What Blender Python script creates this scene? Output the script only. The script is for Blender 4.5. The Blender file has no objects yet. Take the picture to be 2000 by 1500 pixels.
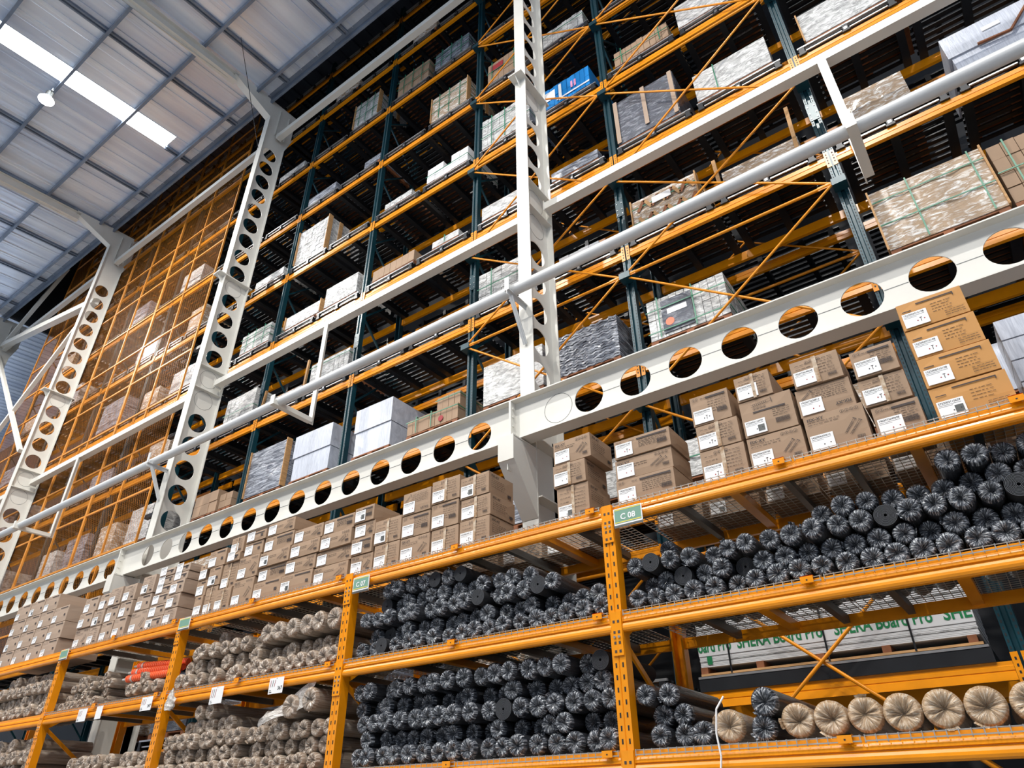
import bpy, math, random
from mathutils import Vector, Matrix
random.seed(11)
R = random.uniform
C = bpy.context.scene.collection
H = 1.6            # eye height; everything below is laid out relative to the eye, then lifted by H at the end
PI = math.pi
ORD = ['first','second','third','fourth','fifth','sixth','seventh','eighth','ninth','tenth','eleventh','twelfth','thirteenth','fourteenth',
       'fifteenth','sixteenth','seventeenth','eighteenth','nineteenth','twentieth','twenty-first','twenty-second','twenty-third','twenty-fourth',
       'twenty-fifth','twenty-sixth','twenty-seventh','twenty-eighth','twenty-ninth','thirtieth']

# ------------------------------------------------------------------ materials
def newmat(name):
    m = bpy.data.materials.new(name); m.use_nodes = True
    nt = m.node_tree
    return m, nt, nt.nodes['Principled BSDF']
def N(nt, kind, **kw):
    n = nt.nodes.new(kind)
    for k, v in kw.items():
        if k in n.inputs: n.inputs[k].default_value = v
        else: setattr(n, k, v)
    return n
def lin(r, g, b):
    f = lambda c: (c/255/12.92) if c/255 <= .04045 else ((c/255+.055)/1.055)**2.4
    return (f(r), f(g), f(b), 1)
def plain(name, col, rough=.5, metal=0, var=.0, scale=8, spec=.5, bump=0, col2=None, stretch=None):
    m, nt, b = newmat(name)
    b.inputs['Roughness'].default_value = rough; b.inputs['Metallic'].default_value = metal
    b.inputs['Specular IOR Level'].default_value = spec
    if var or col2:
        tc = N(nt, 'ShaderNodeTexCoord'); no = N(nt, 'ShaderNodeTexNoise', Scale=scale, Detail=4)
        if stretch:
            mp = N(nt, 'ShaderNodeMapping'); mp.inputs['Scale'].default_value = stretch
            nt.links.new(tc.outputs['Object'], mp.inputs[0]); nt.links.new(mp.outputs[0], no.inputs['Vector'])
        else: nt.links.new(tc.outputs['Object'], no.inputs['Vector'])
        cr = N(nt, 'ShaderNodeValToRGB')
        c2 = col2 or tuple(min(1, c*(1-var)) for c in col[:3]) + (1,)
        cr.color_ramp.elements[0].position = .35; cr.color_ramp.elements[1].position = .68
        cr.color_ramp.elements[0].color = c2; cr.color_ramp.elements[1].color = col
        nt.links.new(no.outputs[0], cr.inputs[0]); nt.links.new(cr.outputs[0], b.inputs['Base Color'])
        if bump:
            bp = N(nt, 'ShaderNodeBump', Strength=bump, Distance=.01)
            nt.links.new(no.outputs[0], bp.inputs['Height']); nt.links.new(bp.outputs[0], b.inputs['Normal'])
    else: b.inputs['Base Color'].default_value = col
    return m
ORANGE = plain('orange_paint', (.84, .29, .002, 1), .30, 0, .12, 6)
ORANGE_D = plain('orange_paint_mesh_frame', (.66, .26, .035, 1), .45, 0, .2, 4)
TEAL = plain('teal_paint', (.007, .048, .066, 1), .33, .1, .25, 3)
WHITE = plain('cream_white_paint', (.68, .665, .61, 1), .4, 0, .07, 2.5)
PIPEW = plain('pale_grey_paint', (.60, .61, .61, 1), .35, 0, .08, 3)
BLACK = plain('black_void', (.004, .004, .005, 1), .6)
DARK = plain('dark_painted_steel', (.016, .018, .022, 1), .4, .3, .3, 5)
SILVER = plain('galvanised_steel', (.62, .63, .64, 1), .3, .8, .2, 9)
WIRE = plain('zinc_wire', (.55, .54, .50, 1), .35, .7, .2, 9)
DGREY = plain('grey_channel_steel', (.13, .135, .13, 1), .45, .5, .2, 4)
WOOD = plain('pine_wood', lin(196, 150, 98), .7, 0, .35, 5, stretch=(1, 1, 8))
WOODR = plain('pallet_wood', lin(150, 92, 56), .75, 0, .4, 6)
CARD = plain('kraft_cardboard', lin(158, 131, 106), .75, 0, .10, 3, bump=.05)
CARD2 = plain('pale_kraft_cardboard', lin(168, 146, 127), .75, 0, .08, 3)
CARDO = plain('golden_kraft_cardboard', lin(192, 138, 74), .7, 0, .08, 3)
INK = plain('dark_print_ink', lin(62, 52, 50), .7)
INKB = plain('black_print', (.012, .012, .013, 1), .6)
INKR = plain('red_print', lin(150, 30, 40), .6)
LABEL = plain('white_label_paper', lin(232, 232, 232), .5)
TAPE = plain('clear_packing_tape', lin(205, 190, 170), .12, 0, .3, 30, col2=lin(160, 130, 100))
SIGNG = plain('sage_green_sign', lin(120, 158, 140), .35)
SIGNY = plain('yellow_sign_line', lin(222, 205, 90), .4)
GREENT = plain('green_strap', lin(40, 120, 90), .35)
GTXT = plain('green_print', lin(15, 130, 75), .5)
BLUE = plain('blue_carton_print', lin(20, 130, 205), .35, 0, .1, 5)
PINK = plain('pink_print', lin(225, 150, 185), .5)
CONC = plain('concrete', (.24, .24, .24, 1), .7, 0, .2, 1.5)
GREYW = plain('dark_wall_cladding', (.03, .032, .036, 1), .6, 0, .3, 1)
ORP = plain('orange_ribbed_plastic', lin(240, 105, 60), .3)
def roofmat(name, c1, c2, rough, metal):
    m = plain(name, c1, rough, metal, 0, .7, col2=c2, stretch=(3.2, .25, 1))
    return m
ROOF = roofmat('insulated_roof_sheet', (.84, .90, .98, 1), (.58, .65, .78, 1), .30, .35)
ROOFD = roofmat('unlit_roof_sheet', (.10, .12, .16, 1), (.06, .07, .1, 1), .5, .2)  # the high roof's lack of light is painted in as a dark tone
ZINC = plain('zinc_purlin', (.22, .27, .35, 1), .4, .4, .3, 2)

def filmmat(name, base, film, lo=.48, hi=.62, scale=7, rough=.16, stretch=(1, 1, 3.5), bumpy=.7):
    """stacked goods under crinkled stretch film: whitened creases over what is inside"""
    m, nt, b = newmat(name)
    tc = N(nt, 'ShaderNodeTexCoord'); oi = N(nt, 'ShaderNodeObjectInfo')
    mp = N(nt, 'ShaderNodeMapping'); mp.inputs['Scale'].default_value = stretch; mp.inputs['Rotation'].default_value = (0, .25, 0)
    ad = N(nt, 'ShaderNodeVectorMath', operation='ADD'); nt.links.new(tc.outputs['Object'], ad.inputs[0]); nt.links.new(oi.outputs['Random'], ad.inputs[1])
    nt.links.new(ad.outputs[0], mp.inputs[0])
    no = N(nt, 'ShaderNodeTexNoise', Scale=scale, Detail=7, Roughness=.68, Distortion=1.2); nt.links.new(mp.outputs[0], no.inputs['Vector'])
    cr = N(nt, 'ShaderNodeValToRGB'); e = cr.color_ramp.elements
    e[0].position = lo; e[1].position = hi; e[0].color = base; e[1].color = film
    nt.links.new(no.outputs[0], cr.inputs[0]); nt.links.new(cr.outputs[0], b.inputs['Base Color'])
    bp = N(nt, 'ShaderNodeBump', Strength=bumpy, Distance=.02)
    nt.links.new(no.outputs[0], bp.inputs['Height']); nt.links.new(bp.outputs[0], b.inputs['Normal'])
    b.inputs['Roughness'].default_value = rough; b.inputs['Coat Weight'].default_value = .3
    return m
FILM_T = filmmat('film_over_tan_boxes', lin(170, 145, 118), lin(238, 236, 232))
FILM_W = filmmat('film_over_white_boxes', lin(150, 150, 148), lin(228, 228, 226), .40, .60)
FILM_G = filmmat('film_over_grey_stone', lin(70, 74, 84), lin(170, 174, 184), .50, .8, 5)
FILM_S = filmmat('silver_wrap', lin(165, 171, 184), lin(212, 217, 228), .3, .7, 6, .3, (8, 1, .6), .15)
FILM_D = filmmat('film_over_dark_sheets', lin(78, 82, 92), lin(205, 210, 220), .42, .72, 3, .2, (1, 1, 9), .25)
FILM_L = filmmat('loose_plastic_sheet', lin(150, 140, 130), lin(235, 232, 228), .35, .65, 9)

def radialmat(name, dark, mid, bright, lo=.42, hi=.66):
    """gathered film end: radial creases to the centre, pale streaks paint white crinkle and highlights (object space, y is the roll axis)"""
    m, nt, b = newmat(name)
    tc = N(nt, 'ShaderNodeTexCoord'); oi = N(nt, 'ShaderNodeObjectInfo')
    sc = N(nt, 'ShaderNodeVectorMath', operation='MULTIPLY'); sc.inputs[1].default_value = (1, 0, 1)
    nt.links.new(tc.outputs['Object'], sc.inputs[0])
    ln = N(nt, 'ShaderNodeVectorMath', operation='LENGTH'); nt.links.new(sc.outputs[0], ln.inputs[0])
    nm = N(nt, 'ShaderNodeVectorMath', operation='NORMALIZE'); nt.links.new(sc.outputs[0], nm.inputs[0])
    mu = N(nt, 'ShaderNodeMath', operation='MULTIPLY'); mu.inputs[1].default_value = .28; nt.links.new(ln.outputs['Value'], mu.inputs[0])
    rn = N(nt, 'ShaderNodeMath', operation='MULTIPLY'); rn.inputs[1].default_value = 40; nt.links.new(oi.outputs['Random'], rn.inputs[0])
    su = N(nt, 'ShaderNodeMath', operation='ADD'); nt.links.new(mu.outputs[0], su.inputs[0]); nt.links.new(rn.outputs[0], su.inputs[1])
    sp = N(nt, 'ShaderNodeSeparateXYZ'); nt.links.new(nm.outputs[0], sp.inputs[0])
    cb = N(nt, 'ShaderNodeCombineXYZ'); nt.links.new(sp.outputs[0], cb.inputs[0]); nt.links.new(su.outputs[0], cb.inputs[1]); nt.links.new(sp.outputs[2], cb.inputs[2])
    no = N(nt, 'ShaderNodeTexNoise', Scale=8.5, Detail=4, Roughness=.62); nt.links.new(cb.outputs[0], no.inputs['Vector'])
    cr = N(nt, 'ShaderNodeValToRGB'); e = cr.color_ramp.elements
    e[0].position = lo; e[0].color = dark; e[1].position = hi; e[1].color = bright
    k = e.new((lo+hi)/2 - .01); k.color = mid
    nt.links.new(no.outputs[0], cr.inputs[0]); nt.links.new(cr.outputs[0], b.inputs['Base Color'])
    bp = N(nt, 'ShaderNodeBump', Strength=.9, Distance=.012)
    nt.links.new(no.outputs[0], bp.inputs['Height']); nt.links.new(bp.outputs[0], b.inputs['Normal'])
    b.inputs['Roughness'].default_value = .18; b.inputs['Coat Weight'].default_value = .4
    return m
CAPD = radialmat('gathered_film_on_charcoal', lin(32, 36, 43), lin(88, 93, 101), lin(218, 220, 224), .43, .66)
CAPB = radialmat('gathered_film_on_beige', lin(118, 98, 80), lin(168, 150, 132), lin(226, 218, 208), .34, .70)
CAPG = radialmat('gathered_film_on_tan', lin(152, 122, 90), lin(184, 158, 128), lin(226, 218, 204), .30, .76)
BODYD = filmmat('charcoal_roll_skin', lin(34, 36, 41), lin(112, 115, 122), .50, .85, 5, .3, (1, .3, 1))
BODYB = filmmat('beige_roll_skin', lin(134, 116, 98), lin(205, 196, 184), .40, .80, 5, .3, (1, .3, 1))
BARE = plain('bare_charcoal_foam', (.012, .013, .016, 1), .75, 0, .3, 30)
BARER = plain('bare_foam_edge', (.07, .075, .085, 1), .7)

# ------------------------------------------------------------------ mesh builder
class MB:
    def __init__(s): s.v = []; s.f = []; s.m = []; s.mats = []; s.sm = []
    def mi(s, mat):
        if mat not in s.mats: s.mats.append(mat)
        return s.mats.index(mat)
    def add(s, vs, fs, mat, smooth=False):
        o = len(s.v); k = s.mi(mat)
        s.v += [tuple(v) for v in vs]
        for f in fs: s.f.append(tuple(i+o for i in f)); s.m.append(k); s.sm.append(smooth)
        return s
    def box(s, x0, x1, y0, y1, z0, z1, mat):
        v = [(x0,y0,z0),(x1,y0,z0),(x1,y1,z0),(x0,y1,z0),(x0,y0,z1),(x1,y0,z1),(x1,y1,z1),(x0,y1,z1)]
        return s.add(v, [(0,3,2,1),(4,5,6,7),(0,1,5,4),(1,2,6,5),(2,3,7,6),(3,0,4,7)], mat)
    def bar(s, p0, p1, w, h, mat, up=(0,0,1)):
        """rectangular bar between two points: w across, h along 'up'"""
        p0 = Vector(p0); p1 = Vector(p1); d = (p1-p0).normalized(); up = Vector(up)
        a = d.cross(up)
        if a.length < 1e-4: a = d.cross(Vector((0,1,0)))
        a.normalize(); b = a.cross(d).normalized()
        v = [p + a*(sx*w/2) + b*(sy*h/2) for p in (p0, p1) for sx, sy in ((-1,-1),(1,-1),(1,1),(-1,1))]
        return s.add(v, [(0,1,2,3),(7,6,5,4),(0,4,5,1),(1,5,6,2),(2,6,7,3),(3,7,4,0)], mat)
    def tube(s, p0, p1, r, mat, n=10, r1=None, caps=True):
        p0 = Vector(p0); p1 = Vector(p1); d = (p1-p0).normalized(); r1 = r if r1 is None else r1
        a = d.orthogonal().normalized(); b = d.cross(a)
        v = []
        for p, rr in ((p0, r), (p1, r1)):
            for i in range(n):
                t = 2*PI*i/n; v.append(p + a*(rr*math.cos(t)) + b*(rr*math.sin(t)))
        s.add(v, [(i, (i+1) % n, n+(i+1) % n, n+i) for i in range(n)], mat, True)
        if caps: s.add(v[:n], [tuple(range(n-1, -1, -1))], mat); s.add(v[n:], [tuple(range(n))], mat)
        return s
    def path(s, pts, r, mat, n=8):
        for a, b in zip(pts, pts[1:]): s.tube(a, b, r, mat, n)
        return s
    def extr(s, prof, a0, a1, mat, axis='x', smooth=False):
        """closed profile extruded: axis x: prof=(y,z); axis y: prof=(x,z); axis z: prof=(x,y)"""
        n = len(prof)
        def P(p, a): return (a, p[0], p[1]) if axis == 'x' else ((p[0], a, p[1]) if axis == 'y' else (p[0], p[1], a))
        v = [P(p, a0) for p in prof] + [P(p, a1) for p in prof]
        s.add(v, [(i, (i+1) % n, n+(i+1) % n, n+i) for i in range(n)], mat, smooth)
        return s.add(v, [tuple(range(n-1, -1, -1)), tuple(range(n, 2*n))], mat)
    def build(s, name, parent=None, loc=(0,0,0)):
        me = bpy.data.meshes.new(name); me.from_pydata(s.v, [], s.f)
        for m in s.mats: me.materials.append(m)
        me.polygons.foreach_set('material_index', s.m); me.polygons.foreach_set('use_smooth', s.sm)
        me.update()
        return link(name, me, parent, loc)
def link(name, me, parent=None, loc=(0,0,0)):
    o = bpy.data.objects.new(name, me); C.objects.link(o); o.location = loc
    if parent: o.parent = parent
    return o
def tag(o, label, cat, group=None):
    o['label'] = label; o['category'] = cat
    if group: o['group'] = group
    return o
def struct(o): o['kind'] = 'structure'; return o
def empty(name, loc=(0,0,0), rz=0):
    o = bpy.data.objects.new(name, None); C.objects.link(o); o.location = loc; o.rotation_euler = (0,0,rz); o.empty_display_size = .1
    return o
def dup(o, loc, parent=None):
    kids = list(o.children)
    c = o.copy(); C.objects.link(c); c.location = loc; c.parent = parent
    for k in kids: dup(k, k.location, c)
    return c
_txt = {}
def textmesh(s, mat, size=1.0, bold=0):
    """lettering in the xz plane (facing -y), origin at its lower left; returns (mesh, width)"""
    key = (s, mat.name, size, bold)
    if key in _txt: return _txt[key]
    cu = bpy.data.curves.new('lettering', 'FONT'); cu.body = s; cu.size = size; cu.offset = bold; cu.resolution_u = 3; cu.extrude = .0
    ob = bpy.data.objects.new('lettering', cu); C.objects.link(ob)
    bpy.context.view_layer.update()
    me = bpy.data.meshes.new_from_object(ob.evaluated_get(bpy.context.evaluated_depsgraph_get()))
    bpy.data.objects.remove(ob)
    for v in me.vertices: x, y, z = v.co; v.co = (x, 0, y)
    me.materials.clear(); me.materials.append(mat)
    w = max(v.co.x for v in me.vertices)
    _txt[key] = (me, w); return me, w
def addmesh(mb, me, mat, loc=(0,0,0), sc=(1,1), flip=False, axis='y'):
    vs = []
    for v in me.vertices:
        x = v.co.x*sc[0]; z = v.co.z*sc[1]
        if flip: x, z = -x, -z
        vs.append((loc[0]+x, loc[1], loc[2]+z) if axis == 'y' else (loc[0], loc[1]+x, loc[2]+z))
    mb.add(vs, [tuple(p.vertices) for p in me.polygons], mat)

# ------------------------------------------------------------------ floor, walls
struct(MB().box(-45, 14, -22, 13, -H-.2, -H, CONC).build('floor'))
struct(MB().box(-45, 14, 11.2, 11.4, -H, 22, GREYW).build('wall_back'))
struct(MB().box(13.8, 14, 5.8, 11.2, -H, 22, GREYW).build('wall_right'))

# ------------------------------------------------------------------ low roof over the aisle
SL = .08
def rz(y): return 17.10 + SL*(y-5.5)
def roof_sheet(name, x0, x1, y0, y1, holes=()):
    """ribbed sheets laid along y; holes are x ranges (skylight strips) with y range"""
    mb = MB(); x = x0; k = 0
    while x < x1:
        w = .33; xx = min(x+w, x1); segs = [(y0, y1)]; mid = x+w/2
        for hx0, hx1, hy0, hy1 in holes:
            if hx0 < mid < hx1: segs = [(y0, hy0), (hy1, y1)]
        for a, b in segs:
            if b-a < .01: continue
            h = .012
            prof = [(0,0),(.004,0),(.008,-.028),(.018,-.028),(.022,0),(.17,-.006),(w,0)] if k % 2 else [(0,0),(.10,0),(.12,-.006),(.2,-.006),(.22,0),(w,0)]
            vs = []
            for yy in (a, b): vs += [(x+p[0], yy, rz(yy)+p[1]) for p in prof]
            n = len(prof); mb.add(vs, [(i, i+1, n+i+1, n+i) for i in range(n-1)], ROOF)
            if k % 7 == 3:      # standing double ribs
                for q in (.02, .13):
                    mb.add([(x+q, a, rz(a)-.005), (x+q+.045, a, rz(a)-.005), (x+q+.045, b, rz(b)-.005), (x+q, b, rz(b)-.005),
                            (x+q, a, rz(a)-.075), (x+q+.045, a, rz(a)-.075), (x+q+.045, b, rz(b)-.075), (x+q, b, rz(b)-.075)],
                           [(4,5,6,7),(0,4,7,3),(1,2,6,5),(0,1,5,4),(2,3,7,6)], ZINC)
        x = xx; k += 1
    return struct(mb.build(name))
SKY = [(-16.29, -15.63, .35, 5.0), (-8.37, -7.71, -1, 1.0), (-16.29, -15.63, -8, -1.5), (-24.54, -23.88, -8, -1.5), (-0.12, 0.54, -8, -1.5), (-8.37, -7.71, -14, -2.5), (7.8, 8.46, -14, -2.5)]  # first strip is the visible skylight, the others are unseen and added for light
# keep only one hole range per strip column in the sheet builder: split the roof in y bands
def band(y0, y1, nm):
    hs = []
    for a, b, c, d in SKY:
        c2, d2 = max(c, y0), min(d, y1)
        if d2 > c2: hs.append((a, b, c2, d2))
    return roof_sheet(nm, -45, 14, y0, y1, hs)
band(-1.2, 5.78, 'ceiling'); band(-18, -1.2, 'ceiling_low')
def emis(name, col, st):
    m, nt, b = newmat(name); b.inputs['Emission Color'].default_value = col; b.inputs['Emission Strength'].default_value = st
    b.inputs['Base Color'].default_value = (.9, .9, .9, 1); return m
SKYL = emis('daylight_through_skylight', (.93, .97, 1, 1), 14)
for i, (a, b, c, d) in enumerate(SKY):
    mb = MB(); n = 14; w = (b-a+.04)/n
    for k in range(n):
        x = a-.02+k*w; dz = .012 if k % 2 else 0
        mb.add([(x, c, rz(c)+.03+dz), (x+w, c, rz(c)+.03+dz), (x+w, d, rz(d)+.03+dz), (x, d, rz(d)+.03+dz)], [(0,1,2,3)], SKYL)
    struct(mb.build('window_%d' % (i+1)))
PUR = [5.42, 3.77, 2.12, .47, -1.18, -2.83, -4.48, -6.13, -7.78, -9.43, -11.1]
for i, y in enumerate(PUR):
    zt = rz(y)-.02
    prof = [(y-.035, zt), (y+.035, zt), (y+.035, zt-.012), (y-.02, zt-.012), (y-.02, zt-.16), (y+.035, zt-.16), (y+.035, zt-.175), (y-.035, zt-.175)]
    struct(MB().extr(prof, -45, 14, ZINC).build('roof_purlin'))
ye = 5.8
struct(MB().extr([(ye-.06, rz(ye)+.02), (ye+.1, rz(ye)+.02), (ye+.1, rz(ye)-.2), (ye+.04, rz(ye)-.2), (ye+.04, rz(ye)-.03), (ye-.06, rz(ye)-.03)], -45, 14, ZINC).build('trim_1'))
# high unlit roof, darkened by its colour, over the tall racking and fascia
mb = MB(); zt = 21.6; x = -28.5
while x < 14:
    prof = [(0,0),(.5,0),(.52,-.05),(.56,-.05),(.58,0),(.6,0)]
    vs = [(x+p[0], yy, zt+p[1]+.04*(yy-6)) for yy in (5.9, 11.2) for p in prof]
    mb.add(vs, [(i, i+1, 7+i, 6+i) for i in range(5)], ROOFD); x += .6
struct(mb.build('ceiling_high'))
struct(MB().box(-28.5, 14, 5.86, 5.9, 17.25, 21.7, GREYW).build('wall_upper'))
struct(MB().box(-28.6, -28.5, 5.9, 11.2, 16.9, 21.7, GREYW).build('wall_gable'))
mb = MB(); mb.add([(-45, 5.78, 17.12), (-28.6, 5.78, 17.12), (-28.6, 11.2, 17.5), (-45, 11.2, 17.5)], [(0,1,2,3)], ROOF)
for k in range(45):
    xx = -44.8+k*.36; mb.add([(xx, 5.78, 17.1), (xx+.03, 5.78, 17.1), (xx+.03, 11.2, 17.48), (xx, 11.2, 17.48)], [(0,1,2,3)], ZINC)
struct(mb.build('ceiling_far'))

# ------------------------------------------------------------------ white steel frame
XC = [-4.0, -12.37, -20.75, -29.1]
def holed_plate(mb, L0, L1, W0, W1, cs, r, t, fix, mat, plane='z', seg=28):
    """plate spanning L0..L1 along its length, W0..W1 across, round holes at cs; plane 'z': length is z, width is y, fixed x; plane 'x': length is x, width z, fixed y"""
    def P(l, w, d): return (fix+d, w, l) if plane == 'z' else (l, fix+d, w)
    cs = sorted(cs); cur = L0; wm = (W0+W1)/2
    def slab(a, b):
        v = [P(l, w, d) for d in (-t/2, t/2) for l, w in ((a, W0), (b, W0), (b, W1), (a, W1))]
        mb.add(v, [(0,1,2,3), (7,6,5,4), (0,4,5,1), (2,6,7,3), (1,5,6,2), (3,7,4,0)], mat)
    for c in cs:
        h = r+.035
        if c-h > cur+1e-4: slab(cur, c-h)
        inner = []; outer = []
        for i in range(seg):
            a = 2*PI*(i+.5)/seg; ca, sa = math.cos(a), math.sin(a)
            inner.append((c+r*ca, wm+r*sa))
            hw = (W1-W0)/2; k = min(h/abs(ca) if abs(ca) > 1e-9 else 1e9, hw/abs(sa) if abs(sa) > 1e-9 else 1e9)
            outer.append((c+k*ca, wm+k*sa))
        # snap the outer ring through the four corners
        for sx in (-1, 1):
            for sy in (-1, 1):
                tgt = (c+sx*h, wm+sy*(W1-W0)/2)
                j = min(range(seg), key=lambda q: (outer[q][0]-tgt[0])**2+(outer[q][1]-tgt[1])**2); outer[j] = tgt
        v = [P(l, w, d) for d in (-t/2, t/2) for ring in (inner, outer) for l, w in ring]; n = seg
        fs = []
        for i in range(n):
            j = (i+1) % n
            fs += [(i, j, n+j, n+i), (2*n+i, 3*n+i, 3*n+j, 2*n+j), (i, 2*n+i, 2*n+j, j)]
        mb.add(v, fs, mat); cur = c+h
    if cur < L1: slab(cur, L1)
def ring(mb, c, w, r, fix, mat, plane='z'):
    n = 28; v = []
    for rr in (r, r+.006):
        for i in range(n):
            a = 2*PI*i/n; l, ww = c+rr*math.cos(a), w+rr*math.sin(a)
            v.append((fix, ww, l) if plane == 'z' else (l, fix, ww))
    mb.add(v, [(i, (i+1) % n, n+(i+1) % n, n+i) for i in range(n)], DGREY)
YF, YR = 5.90, 6.53
LOWH = [4.79, 5.32, 5.84, 6.37, 6.89, 8.47, 8.99, 9.52, 10.04]; UPH = [10.89+.524*k for k in range(9)]
clabel = ['cream steel column nearest, in front of the teal racking with the pipe bracket', 'cream column with round holes at the end of the orange mesh cage',
          'cream steel column between the two orange mesh cages', 'farthest cream steel column beyond the second mesh cage']
for ci, X in enumerate(XC):
    t = tag(empty('steel_column', (X, YF, -H)), clabel[ci], 'column', 'cream castellated steel columns')
    Z0 = H
    def L(mb, name, p=t): 
        o = mb.build(name, p); return o
    wb = MB(); up = [z for z in UPH if not (ci == 2 and z > 15)]
    off = lambda z: z+Z0
    holed_plate(wb, 0, off(10.6), .012, YR-YF-.012, [off(z) for z in LOWH], .2, .012, 0, WHITE)
    holed_plate(wb, off(10.6), off(15.45), .012, YR-YF-.012, [off(z) for z in up], .205, .012, 0, WHITE)
    for z in (7.42, 7.94, 10.42): ring(wb, off(z), .315, .2, .0075, WHITE)
    # knee panel joining the rafter
    kp = [(.012, 15.45), (.012, 16.3), (-.2, 16.38), (-1.2, 16.80), (-1.2, 17.0), (.8, 17.12), (.8, 16.1), (.62, 15.45)]
    wb.extr([(y, off(z)) for y, z in kp], -.006, .006, WHITE)
    for yy in (.3, .6): wb.box(-.05, .05, yy-.005, yy+.005, off(15.9), off(16.9), WHITE)
    L(wb, 'web')
    L(MB().box(-.105, .105, 0, .014, 0, off(16.32), WHITE), 'flange')
    L(MB().box(-.105, .105, YR-YF-.014, YR-YF, 0, off(15.5), WHITE).bar((0, .63, off(15.5)), (0, .80, off(16.1)), .2, .014, WHITE), 'flange')
    L(MB().bar((0, 0, off(16.30)), (0, -1.2, off(16.76)), .21, .016, WHITE, (0, .3, 1)), 'knee_flange')
    cp = MB().box(-.13, .13, -.17, .70, off(10.6), off(10.625), WHITE)
    cp.add([(-.006, 0, off(10.6)), (-.006, -.15, off(10.6)), (-.006, 0, off(10.4)), (.006, 0, off(10.6)), (.006, -.15, off(10.6)), (.006, 0, off(10.4))], [(0,1,2),(5,4,3),(0,3,4,1),(1,4,5,2)], WHITE)
    L(cp, 'splice_plate')
    for z in (7.62, 8.16): L(MB().box(-.1, .1, .014, YR-YF-.014, off(z), off(z)+.012, WHITE), 'stiffener')
    # corbel that carries the girder
    co = MB()
    for sx in (-.1, .088): co.extr([(0, off(2.75)), (0, off(3.60)), (-.44, off(3.60)), (-.44, off(3.30)), ], sx, sx+.012, WHITE)
    co.bar((0, -.44, off(3.31)), (0, -.0, off(2.76)), .21, .014, WHITE, (0, 1, -1)); co.box(-.105, .105, -.455, -.44, off(3.30), off(3.60), WHITE)
    co.box(-.105, .105, -.44, 0, off(3.585), off(3.60), WHITE); co.box(-.006, .006, -.42, 0, off(3.2), off(3.58), WHITE)
    L(co, 'corbel')
    lo = MB().box(-.16, .16, .62, .64, 0, off(3.9), WHITE)
    for z in (1.6, 2.3, 3.0, 3.7): lo.box(-.155, .155, .014, .63, off(z), off(z)+.014, WHITE)
    lo.box(-.006, .006, .5, .63, 0, off(3.9), WHITE)
    L(lo, 'base_box')
    br = MB().box(-.035, .035, -.42, 0, off(5.72), off(5.735), PIPEW).box(-.035, .035, -.42, -.405, off(5.735), off(5.93), PIPEW)
    br.box(-.004, .004, -.42, 0, off(5.66), off(5.72), PIPEW)
    br.bar((0, -.33, off(5.68)), (0, -.02, off(5.1)), .06, .012, PIPEW, (0, 1, 1)); br.bar((0, -.31, off(5.68)), (0, -.0, off(5.1)), .012, .07, PIPEW, (0, 1, 1))
    L(br, 'pipe_bracket')
# rafters
for i, X in enumerate([4.4]+XC+[-37.5]):
    mb = MB(); y0, y1 = -18, 4.8
    for sgn in (0, 1):
        z = (lambda y: rz(y)-.20) if sgn == 0 else (lambda y: rz(y)-.62+.05*max(0, (y-2)))
        mb.bar((X, y0, z(y0)), (X, y1, z(y1)), .19, .014, WHITE)
    v = [(X-.006, y0, rz(y0)-.2), (X-.006, y1, rz(y1)-.2), (X-.006, y1, rz(y1)-.48), (X-.006, 2, rz(2)-.62), (X-.006, y0, rz(y0)-.62)]
    v += [(a+.012, b, c) for a, b, c in v]
    mb.add(v, [(0,1,2,3,4), (9,8,7,6,5)], WHITE)
    if i in (0, 5): mb.bar((X, y1, rz(y1)-.35), (X, 6, rz(6)-.35), .19, .4, WHITE)
    struct(mb.build('roof_rafter'))
# big horizontal girder with round holes, in three bolted lengths
GB, GT = 3.615, 4.15; GY = 5.70
HC = [-2.495+.561*k for k in range(7)]
girders = [('long cream holed girder above the screw cartons', -4.05, 2.2, [-3.057]+HC[:]),
           ('middle length of cream holed girder between two columns', -12.62, -4.05, [-4.57-.556*k for k in range(14)]),
           ('far length of cream holed girder in front of the mesh cage', -21.0, -12.62, [-13.06-.565*k for k in range(14)]),
           ('farthest length of cream holed girder beyond the third column', -29.4, -21.0, [-21.5-.565*k for k in range(13)])]
for lab, x0, x1, hs in girders:
    t = tag(empty('castellated_girder', (x0, GY, GB)), lab, 'girder', 'cream castellated girder lengths')
    wb = MB(); hh = GT-GB
    holed_plate(wb, .0, x1-x0, .012, hh-.012, [h-x0 for h in hs], .178, .012, 0, WHITE, 'x')
    if x0 > -5: ring(wb, .93-.33, hh/2, .178, -.0075, WHITE, 'x')
    hs2 = sorted(hs)
    for a, b in zip(hs2, hs2[1:]): wb.box(a-x0+.182, b-x0-.182, -.008, -.004, hh/2-.003, hh/2+.003, DGREY)
    wb.build('web', t)
    for z in (0, hh-.014): MB().box(0, x1-x0, -.10, .095, z, z+.014, WHITE).build('flange', t)
    e = MB().box(0, .014, -.10, .095, .014, hh-.014, WHITE).box(x1-x0-.014, x1-x0, -.10, .095, .014, hh-.014, WHITE)
    for z in (.1, .2, .32, .43): e.tube((x1-x0-.03, -.06, z), (x1-x0-.014, -.06, z), .016, WHITE, 8).tube((.014, -.06, z), (.03, -.06, z), .016, WHITE, 8)
    e.build('end_plate', t)
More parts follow.
